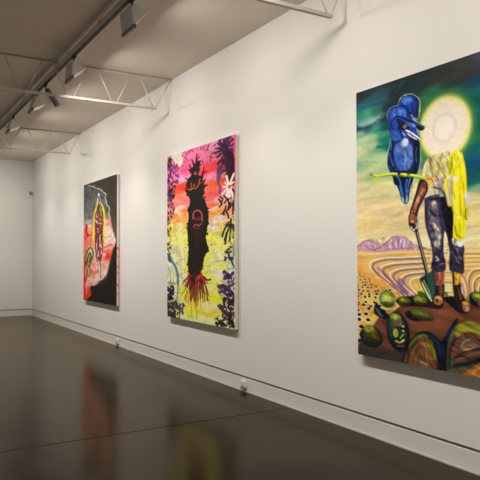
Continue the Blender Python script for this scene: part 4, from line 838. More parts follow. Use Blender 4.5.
ART_3 = [
["bg",[[4.8,2.6,[38,48,48]],[51.1,1.2,[35,48,50]],[76.5,6.0,[42,54,54]],[90.7,7.4,[48,55,52]],[99.7,16.8,[38,52,52]],[117.1,5.0,[58,60,62]],[123.7,3.4,[70,75,90]],[108.5,11.9,[60,56,50]],[121.0,19.9,[25,65,90]],[123.4,27.3,[20,95,90]],[118.4,31.7,[15,75,70]],[8.4,12.7,[35,95,110]],[22.9,11.6,[35,85,100]],[32.2,11.2,[45,75,85]],[2.2,6.3,[40,48,50]],[45.5,11.8,[28,42,44]],[4.6,19.6,[40,120,100]],[13.2,19.6,[60,150,115]],[24.0,20.1,[45,110,95]],[37.7,20.5,[25,45,48]],[34.2,27.9,[20,40,45]],[8.2,28.7,[110,160,145]],[19.1,27.4,[130,170,155]],[28.5,26.0,[60,110,110]],[2.0,31.0,[35,60,90]],[13.1,33.0,[30,75,95]],[34.1,35.9,[15,60,65]],[22.6,35.5,[60,130,110]],[4.4,35.7,[120,165,130]],[10.5,41.8,[168,190,148]],[20.2,40.9,[150,190,140]],[30.7,40.2,[60,140,115]],[18.9,48.1,[165,190,145]],[34.0,45.6,[20,110,95]],[37.3,51.0,[0,100,88]],[28.2,51.2,[110,165,125]],[4.2,51.0,[190,196,150]],[28.2,59.4,[165,195,145]],[10.3,62.8,[155,182,132]],[1.6,63.4,[130,165,125]],[22.2,66.8,[175,195,145]],[4.0,73.0,[185,190,140]],[16.2,74.3,[150,175,125]],[27.8,85.4,[205,195,140]],[4.0,78.1,[195,185,142]],[9.9,100.4,[218,196,145]],[38.9,102.3,[215,195,145]],[44.6,86.9,[195,195,140]],[55.0,107.3,[212,190,140]],[9.7,113.0,[222,196,130]],[15.7,121.5,[220,202,145]],[65.5,88.9,[205,190,140]],[70.3,108.2,[210,185,135]],[67.7,75.4,[130,160,110]],[71.7,70.6,[70,130,90]],[76.3,22.5,[50,110,75]],[83.1,18.1,[45,100,75]],[99.6,21.9,[55,90,70]],[63.4,15.8,[35,60,55]],[59.4,11.0,[30,50,50]],[71.6,10.1,[36,52,52]],[116.3,59.0,[20,105,70]],[120.6,49.4,[15,80,75]],[123.2,41.0,[12,85,85]],[120.3,66.6,[15,85,95]],[122.6,77.2,[12,65,100]],[117.7,80.0,[10,80,85]],[115.9,88.1,[15,85,80]],[120.0,87.1,[20,85,95]],[122.4,92.8,[110,150,115]],[117.4,97.9,[180,180,120]],[119.8,105.6,[205,190,130]],[115.5,114.3,[215,195,135]],[119.5,124.7,[220,200,150]],[93.7,127.5,[225,205,150]],[140.8,16.8,[50,60,75]],[155.3,27.0,[30,60,80]],[175.6,32.0,[35,50,60]],[140.4,43.2,[15,80,85]],[168.5,61.3,[20,90,85]],[140.0,69.5,[15,90,100]],[181.2,75.7,[60,130,110]],[139.6,92.5,[120,155,120]],[174.4,99.1,[180,195,140]],[139.3,115.5,[215,195,135]],[180.4,123.6,[215,195,135]]]],
["noise",0.09,24,4.2,3,-9,240],
["l",[35,100,120],[7.2,12.5,19.3,12.5,33.3,11.5],0.61,0.9,1,0.7],
["l",[35,100,125],[46.6,9.7,51.0,6.7,55.3,3.0],0.49,0.9,1,0.5],
["l",[60,80,120],[49.9,4.9,55.3,3.0],0.61,1.1,1,0.3],
["l",[140,178,160],[4.5,28.1,16.8,27.0,27.4,25.7],0.84,0.9,1,0.8],
["l",[20,50,85],[2.0,31.0,14.3,31.5,23.9,29.2],0.53,0.8,1,0.8],
["l",[25,110,110],[23.8,36.6,33.0,35.7],1.14,1.5,1,0.5],
["l",[0,95,85],[25.9,50.0,39.6,51.3],1.52,1.5,1,0.8],
["l",[120,160,130],[1.6,63.4,11.5,60.4,25.8,63.1],0.53,0.8,1,0.5],
["l",[150,180,130],[4.2,55.2,33.9,55.3],0.76,0.8,1,0.5],
["radial",[94.2,46.6],23.6,23.2,[[0,236,226,212,1],[0.34,233,223,208,1],[0.43,219,205,188,1],[0.52,230,218,200,1],[0.8,231,219,196,1],[0.89,226,214,160,1],[0.95,216,208,104,1],[1.0,160,180,80,0.9],[1.1,60,125,75,0.75],[1.35,40,100,70,0]]],
["p",[214,166,92],[-0.4,132.9,27.3,134.0,49.4,133.5,79.6,133.8,123.4,133.7,180.2,135.6,202.5,220.4,-1.8,260.4],0.8,0,1],
["noise",0.12,20,2.2,9,122,240],
["p",[178,140,158],[-0.4,132.1,7.1,126.7,14.5,125.2,22.7,126.6,31.9,128.9,36.4,126.2,42.0,123.1,49.5,123.3,55.8,124.3,61.0,127.5,66.0,130.3,73.9,132.3,79.6,134.2,64.9,134.4,49.4,134.3,33.0,135.7,17.9,135.6,3.3,133.8],0.6,1,1],
["l",[120,80,140],[-0.4,131.2,8.4,127.1,14.4,125.6],0.38,0.5,1,0.7],
["l",[120,80,140],[20.3,134.0,29.6,130.8,36.4,126.9,42.0,123.9],0.42,0.5,1,0.9],
["l",[125,85,145],[8.3,130.5,15.6,133.1,22.6,134.8],0.34,0.5,1,0.9],
["l",[130,90,145],[44.1,126.3,42.5,129.5,43.0,133.4],0.38,0.5,1,0.8],
["l",[130,90,145],[48.4,125.7,46.8,129.5,47.3,133.5],0.38,0.5,1,0.8],
["l",[130,90,145],[52.7,126.5,51.1,129.6,51.5,133.5],0.38,0.5,1,0.8],
["l",[130,90,145],[56.9,126.2,55.3,129.7,55.7,133.6],0.38,0.5,1,0.8],
["l",[225,205,180],[39.8,126.2,38.6,131.8],0.38,0.5,1,0.8],
["l",[225,205,180],[46.3,126.4,45.1,131.9],0.38,0.5,1,0.8],
["l",[225,205,180],[50.6,126.5,49.4,131.9],0.38,0.5,1,0.8],
["l",[225,205,180],[54.8,126.6,53.7,132.0],0.38,0.5,1,0.8],
["l",[230,210,180],[10.8,128.0,18.0,129.0,25.0,131.6],0.3,0.5,1,0.8],
["l",[135,95,150],[31.8,133.7,49.4,133.1,61.9,132.9,75.8,133.0],0.34,0.4,1,0.9],
["l",[235,214,160],[-0.4,136.3,21.4,137.2,49.4,135.8,79.6,136.0,123.4,135.0],0.61,0.8,1,0.6],
["l",[225,160,60],[3.2,143.9,0.7,149.0,8.1,153.9,20.0,158.5],0.95,1.5,1,0.7],
["l",[220,140,50],[-0.6,152.4,12.9,154.6,27.0,161.5,43.6,168.0],0.76,1.1,1,0.8],
["l",[228,190,120],[73.8,135.3,123.4,136.4,180.2,137.4],0.49,0.4,1,0.85],
["l",[150,115,120],[73.8,137.2,123.4,137.7,180.2,138.3],0.3,0.4,1,0.85],
["l",[236,216,165],[73.8,139.1,123.3,139.1,180.2,139.1],0.46,0.4,1,0.85],
["l",[214,150,70],[73.8,141.0,123.3,140.4,180.1,140.0],0.53,0.4,1,0.85],
["l",[228,190,120],[73.7,142.9,123.3,141.8,180.1,140.9],0.49,0.4,1,0.85],
["l",[150,115,120],[73.7,144.8,123.3,143.1,180.1,141.7],0.3,0.4,1,0.85],
["l",[236,216,165],[73.7,146.7,123.3,144.5,180.1,142.6],0.46,0.4,1,0.85],
["l",[214,150,70],[73.7,148.6,123.2,145.8,180.1,143.4],0.53,0.4,1,0.85],
["l",[228,190,120],[73.6,150.5,123.2,147.2,180.1,144.3],0.49,0.4,1,0.85],
["l",[150,115,120],[73.6,152.4,123.2,148.6,180.1,145.2],0.3,0.4,1,0.85],
["l",[238,222,172],[73.8,139.4,61.8,139.7,47.2,140.1,31.8,140.5,17.8,143.0,14.8,146.7,18.9,151.2,28.2,156.3,37.1,161.2,44.7,165.6,51.1,169.2],0.49,0.4,1,0.95],
["l",[128,92,122],[73.8,140.6,62.3,141.0,48.5,141.5,34.2,142.0,21.5,144.5,18.9,148.0,22.7,152.3,31.3,157.0,39.6,161.6,46.7,165.8,52.8,169.2],0.8,0.4,1,0.95],
["l",[222,166,84],[73.7,141.9,62.8,142.3,49.8,142.8,36.7,143.5,25.2,145.9,22.9,149.3,26.5,153.3,34.4,157.7,42.1,162.0,48.7,165.9,54.4,169.3],0.46,0.4,1,0.95],
["l",[238,222,172],[73.7,143.2,63.3,143.6,51.1,144.2,39.1,145.0,28.8,147.4,26.8,150.6,30.2,154.4,37.4,158.5,44.5,162.5,50.6,166.1,56.1,169.3],0.49,0.4,1,0.95],
["l",[128,92,122],[73.7,144.4,63.8,144.9,52.4,145.5,41.5,146.4,32.4,148.8,30.7,151.9,33.8,155.4,40.5,159.2,46.9,162.9,52.5,166.3,57.7,169.3],0.8,0.4,1,0.95],
["l",[222,166,84],[73.7,145.7,64.3,146.2,53.7,146.9,43.9,147.9,36.0,150.2,34.5,153.1,37.5,156.5,43.4,159.9,49.3,163.3,54.4,166.4,59.3,169.4],0.46,0.4,1,0.95],
["l",[238,222,172],[73.7,147.0,64.8,147.5,55.0,148.2,46.3,149.3,39.4,151.6,38.3,154.4,41.0,157.5,46.4,160.6,51.7,163.7,56.4,166.6,60.9,169.4],0.49,0.4,1,0.95],
["l",[128,92,122],[73.7,148.3,65.3,148.8,56.3,149.5,48.6,150.7,42.9,153.0,42.0,155.6,44.5,158.5,49.3,161.3,54.0,164.1,58.2,166.8,62.5,169.5],0.8,0.4,1,0.95],
["l",[222,166,84],[73.6,149.5,65.7,150.1,57.6,150.8,51.0,152.1,46.3,154.3,45.7,156.8,48.0,159.5,52.2,162.0,56.4,164.6,60.1,166.9,64.1,169.5],0.46,0.4,1,0.95],
["l",[238,222,172],[73.6,150.8,66.2,151.3,58.9,152.2,53.3,153.5,49.7,155.7,49.4,158.0,51.5,160.4,55.1,162.7,58.7,165.0,62.0,167.1,65.7,169.5],0.49,0.4,1,0.95],
["l",[128,92,122],[73.6,152.1,66.7,152.6,60.1,153.5,55.5,154.9,53.0,157.0,53.0,159.2,54.9,161.4,57.9,163.4,61.0,165.4,63.8,167.3,67.3,169.6],0.8,0.4,1,0.95],
["l",[222,166,84],[73.6,153.4,67.2,153.9,61.4,154.8,57.8,156.3,56.3,158.3,56.5,160.3,58.2,162.4,60.8,164.1,63.3,165.8,65.7,167.4,68.9,169.6],0.46,0.4,1,0.95],
["l",[238,222,172],[73.6,154.6,67.7,155.2,62.6,156.1,60.1,157.7,59.5,159.6,60.0,161.5,61.5,163.3,63.5,164.7,65.5,166.2,67.5,167.6,70.4,169.7],0.49,0.4,1,0.95],
["l",[118,82,120],[17.8,148.7,25.9,155.1,33.8,160.5],0.91,0.9,1,0.7],
["l",[118,82,120],[24.8,148.6,32.7,154.1,40.5,158.7],0.91,0.9,1,0.7],
["l",[118,82,120],[31.6,151.7,39.4,159.1,46.9,165.5],0.91,0.9,1,0.7],
["l",[118,82,120],[49.1,161.5,52.7,164.8,56.3,167.4],0.91,0.9,1,0.7],
["p",[110,78,118],[47.0,156.1,52.3,157.5,53.3,162.9,58.4,168.0,51.1,168.4,46.9,163.1],0.9,1,0.7],
["l",[236,214,160],[123.2,147.2,116.7,148.7,113.3,152.9,112.4,159.1,113.1,165.3],0.42,0.4,1,1],
["l",[120,88,110],[123.6,148.7,117.7,150.2,114.7,154.2,113.9,159.9,114.7,165.6],0.46,0.4,1,1],
["l",[220,150,70],[124.1,150.3,118.7,151.7,116.1,155.5,115.4,160.7,116.2,165.9],0.53,0.4,1,1],
["l",[236,214,160],[124.5,151.8,119.8,153.3,117.5,156.9,117.0,161.6,117.7,166.2],0.42,0.4,1,1],
["l",[120,88,110],[124.9,153.3,120.8,154.8,118.9,158.2,118.5,162.4,119.2,166.5],0.46,0.4,1,1],
["l",[220,150,70],[125.4,154.9,121.8,156.3,120.3,159.5,120.0,163.2,120.7,166.8],0.53,0.4,1,1],
["l",[236,214,160],[125.8,156.4,122.8,157.8,121.6,160.8,121.5,164.0,122.2,167.1],0.42,0.4,1,1],
["l",[120,88,110],[126.2,157.9,123.8,159.3,123.0,162.1,122.9,164.8,123.7,167.4],0.46,0.4,1,1],
["l",[225,160,80],[103.1,149.6,109.1,150.9,112.4,156.3,113.2,162.5,113.1,168.0],0.49,0.4,1,1],
["l",[130,96,120],[103.0,151.3,108.5,152.6,111.5,157.6,112.3,163.3,112.2,168.4],0.38,0.4,1,1],
["l",[238,220,170],[102.8,153.0,107.8,154.3,110.7,159.0,111.5,164.2,111.4,168.7],0.38,0.4,1,1],
["l",[225,160,80],[102.7,154.7,107.2,156.0,109.8,160.3,110.6,165.0,110.5,169.1],0.49,0.4,1,1],
["l",[130,96,120],[102.5,156.5,106.6,157.7,109.0,161.6,109.7,165.8,109.7,169.4],0.38,0.4,1,1],
["l",[238,220,170],[102.4,158.2,105.9,159.4,108.1,162.9,108.9,166.7,108.8,169.8],0.38,0.4,1,1],
["l",[225,160,80],[102.2,159.9,105.3,161.2,107.2,164.3,108.0,167.5,108.0,170.1],0.49,0.4,1,1],
["l",[130,96,120],[102.1,161.6,104.7,162.9,106.3,165.6,107.2,168.4,107.1,170.4],0.38,0.4,1,1],
["l",[236,214,160],[138.7,151.6,153.3,149.3,180.0,147.6],0.76,0.4,1,1],
["l",[120,88,110],[138.7,153.6,154.2,151.2,180.0,149.2],0.61,0.4,1,1],
["l",[220,150,70],[138.6,155.6,155.0,153.1,180.0,150.9],0.76,0.4,1,1],
["l",[236,214,160],[138.6,157.7,155.9,154.9,179.9,152.5],0.76,0.4,1,1],
["l",[120,88,110],[138.6,159.7,156.7,156.8,179.9,154.1],0.61,0.4,1,1],
["l",[220,150,70],[138.5,161.8,157.6,158.6,179.9,155.8],0.76,0.4,1,1],
["l",[236,214,160],[138.5,163.8,158.4,160.5,179.8,157.4],0.76,0.4,1,1],
["l",[120,88,110],[138.5,165.9,159.2,162.3,179.8,159.1],0.61,0.4,1,1],
["l",[220,150,70],[138.4,167.9,160.1,164.2,179.8,160.7],0.76,0.4,1,1],
["p",[222,180,120],[92.7,131.8,97.2,131.9,97.9,147.6,100.5,150.4,99.4,167.4,92.2,167.8,93.4,149.1],0.5,0,1],
["l",[240,216,160],[92.2,133.3,99.8,133.7],0.42,0.3,1,0.8],
["l",[140,98,118],[92.2,136.8,99.8,137.2],0.42,0.3,1,0.8],
["l",[240,216,160],[92.1,140.3,99.7,140.7],0.42,0.3,1,0.8],
["l",[140,98,118],[92.1,143.8,99.7,144.1],0.42,0.3,1,0.8],
["l",[240,216,160],[92.0,147.4,99.6,147.6],0.42,0.3,1,0.8],
["l",[140,98,118],[92.0,150.9,99.6,151.1],0.42,0.3,1,0.8],
["l",[240,216,160],[91.9,154.4,99.5,154.6],0.42,0.3,1,0.8],
["l",[140,98,118],[91.9,157.9,99.5,158.0],0.42,0.3,1,0.8],
["l",[240,216,160],[91.8,161.5,99.4,161.5],0.42,0.3,1,0.8],
["l",[140,98,118],[91.8,165.0,99.4,165.0],0.42,0.3,1,0.8],
["p",[214,150,58],[-1.9,150.7,10.5,153.0,27.0,159.1,40.4,165.8,46.8,173.3,32.4,178.9,24.3,189.2,17.2,194.7,7.5,203.9,3.7,214.3,-2.6,218.5],0.8,1,1],
["l",[190,110,30],[24.8,151.9,36.0,160.4,49.0,170.1],0.53,0.8,1,0.7],
["l",[240,200,120],[17.7,152.0,31.5,159.0,44.7,167.2],0.46,0.8,1,0.6],
["e",[215,205,175],-0.4,152.8,0.9,0.6,0,0.3,0.85],
["e",[24,24,34],-0.5,152.7,0.6,0.4,0,0.3,1],
["e",[215,205,175],2.6,152.3,0.9,0.6,0,0.3,0.85],
["e",[24,24,34],2.5,152.1,0.6,0.4,0,0.3,1],
["e",[215,205,175],-1.2,153.9,1.0,0.6,0,0.3,0.85],
["e",[24,24,34],-1.3,153.8,0.7,0.5,0,0.3,1],
["e",[215,205,175],3.3,153.7,1.0,0.6,0,0.3,0.85],
["e",[24,24,34],3.2,153.5,0.7,0.5,0,0.3,1],
["e",[215,205,175],-0.7,155.4,1.1,0.7,0,0.3,0.85],
["e",[24,24,34],-0.8,155.3,0.8,0.5,0,0.3,1],
["e",[215,205,175],3.3,155.4,1.0,0.7,0,0.3,0.85],
["e",[24,24,34],3.2,155.2,0.7,0.5,0,0.3,1],
["e",[215,205,175],8.7,155.0,1.0,0.7,0,0.3,0.85],
["e",[24,24,34],8.6,154.9,0.7,0.5,0,0.3,1],
["e",[215,205,175],-0.1,157.5,1.2,0.8,0,0.3,0.85],
["e",[24,24,34],-0.2,157.3,0.8,0.5,0,0.3,1],
["e",[215,205,175],4.9,156.5,1.1,0.8,0,0.3,0.85],
["e",[24,24,34],4.7,156.4,0.8,0.5,0,0.3,1],
["e",[215,205,175],8.5,157.1,1.1,0.7,0,0.3,0.85],
["e",[24,24,34],8.4,157.0,0.8,0.5,0,0.3,1],
["e",[215,205,175],-1.6,159.2,1.3,0.8,0,0.3,0.85],
["e",[24,24,34],-1.7,159.1,0.9,0.6,0,0.3,1],
["e",[215,205,175],4.3,159.2,1.2,0.8,0,0.3,0.85],
["e",[24,24,34],4.2,159.1,0.9,0.6,0,0.3,1],
["e",[215,205,175],9.6,158.6,1.2,0.8,0,0.3,0.85],
["e",[24,24,34],9.4,158.5,0.9,0.6,0,0.3,1],
["e",[215,205,175],14.4,158.1,1.2,0.8,0,0.3,0.85],
["e",[24,24,34],14.3,158.0,0.9,0.6,0,0.3,1],
["e",[215,205,175],-0.5,160.9,1.4,0.9,0,0.3,0.85],
["e",[24,24,34],-0.6,160.7,1.0,0.6,0,0.3,1],
["e",[215,205,175],6.8,160.9,1.3,0.9,0,0.3,0.85],
["e",[24,24,34],6.6,160.8,1.0,0.6,0,0.3,1],
["e",[215,205,175],10.5,160.8,1.3,0.9,0,0.3,0.85],
["e",[24,24,34],10.4,160.7,0.9,0.6,0,0.3,1],
["e",[215,205,175],15.1,159.9,1.3,0.9,0,0.3,0.85],
["e",[24,24,34],15.0,159.7,0.9,0.6,0,0.3,1],
["e",[215,205,175],0.8,163.5,1.5,1.0,0,0.3,0.85],
["e",[24,24,34],0.7,163.4,1.1,0.7,0,0.3,1],
["e",[215,205,175],8.3,163.5,1.4,1.0,0,0.3,0.85],
["e",[24,24,34],8.2,163.4,1.0,0.7,0,0.3,1],
["e",[215,205,175],10.3,162.8,1.4,1.0,0,0.3,0.85],
["e",[24,24,34],10.2,162.7,1.0,0.7,0,0.3,1],
["e",[215,205,175],16.7,162.5,1.4,0.9,0,0.3,0.85],
["e",[24,24,34],16.6,162.4,1.0,0.7,0,0.3,1],
["e",[215,205,175],-0.2,165.2,1.6,1.1,0,0.3,0.85],
["e",[24,24,34],-0.3,165.1,1.2,0.8,0,0.3,1],
["e",[215,205,175],6.2,165.0,1.6,1.1,0,0.3,0.85],
["e",[24,24,34],6.1,164.9,1.1,0.7,0,0.3,1],
["e",[215,205,175],12.8,165.1,1.5,1.0,0,0.3,0.85],
["e",[24,24,34],12.7,164.9,1.1,0.7,0,0.3,1],
["e",[215,205,175],17.2,165.2,1.5,1.0,0,0.3,0.85],
["e",[24,24,34],17.0,165.1,1.1,0.7,0,0.3,1],
["e",[215,205,175],22.9,164.0,1.5,1.0,0,0.3,0.85],
["e",[24,24,34],22.7,163.9,1.1,0.7,0,0.3,1],
["e",[215,205,175],1.5,167.8,1.7,1.2,0,0.3,0.85],
["e",[24,24,34],1.4,167.6,1.2,0.8,0,0.3,1],
["e",[215,205,175],6.9,168.3,1.7,1.1,0,0.3,0.85],
["e",[24,24,34],6.8,168.2,1.2,0.8,0,0.3,1],
["e",[215,205,175],12.9,168.2,1.7,1.1,0,0.3,0.85],
["e",[24,24,34],12.8,168.1,1.2,0.8,0,0.3,1],
["e",[215,205,175],22.1,167.6,1.6,1.1,0,0.3,0.85],
["e",[24,24,34],22.0,167.5,1.2,0.8,0,0.3,1],
["e",[215,205,175],24.8,167.1,1.6,1.1,0,0.3,0.85],
["e",[24,24,34],24.7,166.9,1.2,0.8,0,0.3,1],
["e",[215,205,175],33.9,166.8,1.6,1.1,0,0.3,0.85],
["e",[24,24,34],33.8,166.6,1.1,0.8,0,0.3,1],
["e",[215,205,175],38.5,165.9,1.5,1.1,0,0.3,0.85],
["e",[24,24,34],38.4,165.8,1.1,0.8,0,0.3,1],
["e",[215,205,175],-0.9,170.2,1.9,1.3,0,0.3,0.85],
["e",[24,24,34],-1.0,170.1,1.4,0.9,0,0.3,1],
["e",[215,205,175],5.0,170.7,1.9,1.2,0,0.3,0.85],
["e",[24,24,34],4.9,170.6,1.3,0.9,0,0.3,1],
["e",[215,205,175],14.5,170.4,1.8,1.2,0,0.3,0.85],
["e",[24,24,34],14.4,170.3,1.3,0.9,0,0.3,1],
["e",[215,205,175],23.3,170.1,1.8,1.2,0,0.3,0.85],
["e",[24,24,34],23.1,170.0,1.3,0.9,0,0.3,1],
["e",[215,205,175],28.6,170.2,1.7,1.2,0,0.3,0.85],
["e",[24,24,34],28.5,170.1,1.2,0.8,0,0.3,1],
["e",[215,205,175],34.8,169.6,1.7,1.2,0,0.3,0.85],
["e",[24,24,34],34.7,169.5,1.2,0.8,0,0.3,1],
["e",[215,205,175],-0.0,173.4,2.1,1.4,0,0.3,0.85],
["e",[24,24,34],-0.2,173.3,1.5,1.0,0,0.3,1],
["e",[215,205,175],9.4,173.1,2.0,1.3,0,0.3,0.85],
["e",[24,24,34],9.3,173.0,1.4,1.0,0,0.3,1],
["e",[215,205,175],14.5,172.4,2.0,1.3,0,0.3,0.85],
["e",[24,24,34],14.4,172.3,1.4,0.9,0,0.3,1],
["e",[215,205,175],21.7,172.9,1.9,1.3,0,0.3,0.85],
["e",[24,24,34],21.6,172.8,1.4,0.9,0,0.3,1],
["e",[215,205,175],29.3,173.2,1.9,1.3,0,0.3,0.85],
["e",[24,24,34],29.2,173.1,1.3,0.9,0,0.3,1],
["e",[215,205,175],1.0,178.2,2.2,1.5,0,0.3,0.85],
["e",[24,24,34],0.9,178.1,1.6,1.0,0,0.3,1],
["e",[215,205,175],10.2,177.2,2.2,1.5,0,0.3,0.85],
["e",[24,24,34],10.1,177.1,1.6,1.0,0,0.3,1],
["e",[215,205,175],20.5,177.0,2.1,1.4,0,0.3,0.85],
["e",[24,24,34],20.4,176.9,1.5,1.0,0,0.3,1],
["e",[215,205,175],28.6,175.9,2.1,1.4,0,0.3,0.85],
["e",[24,24,34],28.5,175.8,1.5,1.0,0,0.3,1],
["e",[215,205,175],-0.3,180.0,2.5,1.6,0,0.3,0.85],
["e",[24,24,34],-0.4,179.9,1.8,1.1,0,0.3,1],
["e",[215,205,175],7.5,179.8,2.4,1.6,0,0.3,0.85],
["e",[24,24,34],7.4,179.7,1.7,1.1,0,0.3,1],
["e",[215,205,175],15.8,180.6,2.3,1.6,0,0.3,0.85],
["e",[24,24,34],15.7,180.5,1.7,1.1,0,0.3,1],
["e",[215,205,175],26.6,179.4,2.2,1.5,0,0.3,0.85],
["e",[24,24,34],26.5,179.3,1.6,1.1,0,0.3,1],
["e",[215,205,175],0.2,184.6,2.7,1.8,0,0.3,0.85],
["e",[24,24,34],0.0,184.5,1.9,1.2,0,0.3,1],
["e",[215,205,175],13.7,182.6,2.6,1.7,0,0.3,0.85],
["e",[24,24,34],13.6,182.5,1.8,1.2,0,0.3,1],
["e",[215,205,175],23.5,182.3,2.5,1.7,0,0.3,0.85],
["e",[24,24,34],23.4,182.2,1.8,1.2,0,0.3,1],
["e",[215,205,175],1.8,188.2,2.9,1.9,0,0.3,0.85],
["e",[24,24,34],1.7,188.1,2.1,1.3,0,0.3,1],
["e",[215,205,175],10.2,187.0,2.8,1.9,0,0.3,0.85],
["e",[24,24,34],10.1,186.9,2.0,1.3,0,0.3,1],
["e",[215,205,175],1.6,192.3,3.1,2.1,0,0.3,0.85],
["e",[24,24,34],1.5,192.2,2.2,1.5,0,0.3,1],
["e",[215,205,175],12.9,191.9,3.0,2.0,0,0.3,0.85],
["e",[24,24,34],12.8,191.7,2.2,1.4,0,0.3,1],
["e",[215,205,175],4.6,198.1,3.4,2.2,0,0.3,0.85],
["e",[24,24,34],4.4,198.0,2.4,1.6,0,0.3,1],
["e",[215,205,175],4.8,204.9,3.7,2.4,0,0.3,0.85],
["e",[24,24,34],4.7,204.8,2.6,1.7,0,0.3,1],
["e",[215,205,175],2.1,210.3,4.0,2.7,0,0.3,0.85],
["e",[24,24,34],2.0,210.1,2.9,1.9,0,0.3,1],
["p",[92,54,38],[-0.0,215.6,10.0,202.8,19.6,194.5,31.3,182.2,44.5,180.5,51.0,176.9,81.0,171.3,93.1,169.1,122.9,168.8,179.7,165.5,202.3,231.7,-3.0,260.7],0.9,0,1],
["noise",0.2,12,3,5,158,240],
["p",[52,42,40],[-1.3,214.1,17.0,211.9,37.6,213.4,58.9,212.2,87.9,215.6,87.7,232.1,-1.6,239.4],3.0,1,0.8],
["p",[112,62,42],[74.3,176.1,93.0,172.7,107.8,182.2,97.3,187.4,88.2,192.5,69.1,194.4,59.2,189.3],3.0,1,0.7],
["p",[34,42,38],[-1.3,217.5,20.5,216.3,48.4,217.4,48.3,224.4,-1.4,224.2],1.5,1,0.7],
["p",[12,16,24],[22.2,176.4,29.0,181.6,44.5,182.8,44.5,187.5,35.7,189.8,25.5,188.3,19.7,184.7],1.1,1,1],
["e",[190,160,90],38.6,179.3,4.5,6.3,20,0.9,0.8],
["e",[72,110,60],35.0,173.2,6.9,7.0,0,0.6,1],
["e",[129,146,60],35.2,173.2,5.1,5.3,0,2.2,1],
["e",[165,170,77],35.4,173.2,3.4,3.5,0,2.2,1],
["e",[151,129,51],35.7,173.2,1.7,1.7,0,2.2,1],
["e",[18,20,18],35.8,177.5,5.5,2.5,0,1.5,0.6],
["l",[60,100,110],[22.1,181.2,25.5,185.9,30.1,187.1],0.46,0.6,1,1],
["l",[110,130,130],[24.4,181.9,27.8,186.5],0.3,0.5,1,1],
["p",[12,16,24],[44.6,175.0,53.1,177.5,61.3,177.0,73.3,176.9,86.6,177.5,91.2,174.3,88.5,169.4,77.2,170.0,67.5,169.1,49.0,170.8],1.1,1,1],
["e",[51,60,25],53.7,173.7,5.1,3.4,5,0.6,1],
["e",[103,98,30],53.0,173.2,3.4,2.3,5,1.8,1],
["e",[146,141,38],52.3,172.8,1.7,1.1,5,1.8,1],
["e",[18,20,18],54.3,175.7,4.1,1.2,5,1.5,0.6],
["e",[60,64,25],69.9,171.9,5.6,4.0,15,0.6,1],
["e",[111,94,34],69.3,171.7,4.2,3.0,15,2.1,1],
["e",[141,137,38],68.6,171.4,2.8,2.0,15,2.1,1],
["e",[163,154,51],68.0,171.1,1.4,1.0,15,2.1,1],
["e",[18,20,18],70.6,174.4,4.5,1.5,15,1.5,0.6],
["e",[50,90,30],71.5,167.7,3.7,1.9,25,0.8,1],
["e",[12,16,24],63.3,184.4,6.8,3.8,10,1.1,1],
["e",[51,60,25],71.3,182.7,8.8,3.9,14,0.6,1],
["e",[103,94,38],70.3,182.3,5.9,2.6,14,2.9,1],
["e",[129,124,43],69.3,181.9,3.0,1.3,14,2.9,1],
["e",[18,20,18],72.4,185.0,7.0,1.4,14,1.5,0.6],
["e",[70,110,30],66.3,180.8,3.4,1.5,5,0.8,1],
["e",[12,16,24],15.9,205.5,10.2,8.2,10,1.1,1],
["e",[25,36,32],17.1,203.9,9.4,7.9,12,0.6,1],
["e",[60,56,22],17.1,204.6,6.3,5.3,12,2.6,1],
["e",[72,51,20],17.1,205.3,3.1,2.6,12,2.6,1],
["e",[18,20,18],18.3,208.7,7.5,2.9,12,1.5,0.6],
["e",[128,132,28],13.6,199.1,4.9,2.8,-10,1.5,1],
["e",[96,70,28],19.5,202.6,3.0,3.4,0,1.5,1],
["e",[30,52,60],8.7,207.1,1.8,5.0,20,0.8,0.7],
["e",[12,16,24],46.5,198.2,9.2,15.6,-8,1.4,1],
["e",[25,51,44],45.4,196.8,7.6,13.1,-8,0.6,1],
["e",[49,65,43],45.1,194.6,5.1,8.7,-8,2.4,1],
["e",[79,72,53],44.8,192.5,2.5,4.4,-8,2.4,1],
["e",[18,20,18],46.3,204.8,6.0,4.7,-8,1.5,0.6],
["e",[130,140,40],43.4,186.8,4.1,2.8,0,1.4,0.9],
["e",[110,84,64],46.6,191.2,3.5,2.8,0,1.5,0.8],
["e",[16,40,36],47.5,201.2,5.1,7.4,-8,0.9,0.8],
["e",[176,176,56],44.1,199.3,2.0,3.4,0,0.5,1],
["e",[110,130,50],44.1,198.8,0.9,1.6,0,0.4,0.7],
["e",[14,18,36],52.0,195.7,2.4,2.3,0,0.6,1],
["e",[180,180,170],51.8,196.9,1.0,0.8,0,0.4,1],
["e",[200,190,60],51.8,193.4,1.0,0.7,0,0.3,1],
["l",[190,180,80],[44.2,205.5,48.5,206.1,52.8,203.7],0.57,0.4,1,1],
["l",[160,150,50],[48.6,202.7,52.8,199.1],0.38,0.4,1,1],
["l",[90,60,30],[46.3,209.1,52.7,208.4],0.76,0.8,1,1],
["p",[12,16,24],[51.5,223.9,54.7,211.2,61.0,201.3,70.1,195.4,80.7,195.5,89.0,200.3,93.6,195.5,99.1,187.2,104.4,183.2,97.1,202.2,93.2,221.9,78.4,224.3],1.2,1,1],
["p",[92,62,40],[54.1,222.0,56.8,210.9,63.0,202.9,70.1,198.8,77.8,199.4,83.4,204.6,85.2,213.1,85.0,221.1],1.1,1,1],
["l",[80,110,40],[58.9,207.6,64.1,201.7,71.1,197.9,75.9,198.2],0.91,1.1,1,0.9],
["l",[96,110,20],[75.8,203.3,80.6,207.2,82.4,212.7],1.52,1.5,1,0.9],
["l",[150,100,60],[72.0,203.8,75.7,210.0,76.6,218.7],0.91,1.4,1,0.8],
["l",[76,50,30],[64.0,204.7,60.9,211.9,58.8,219.8],0.57,0.9,1,0.8],
["l",[30,60,40],[78.8,197.9,85.3,202.2,88.0,210.5],0.61,1.1,1,0.8],
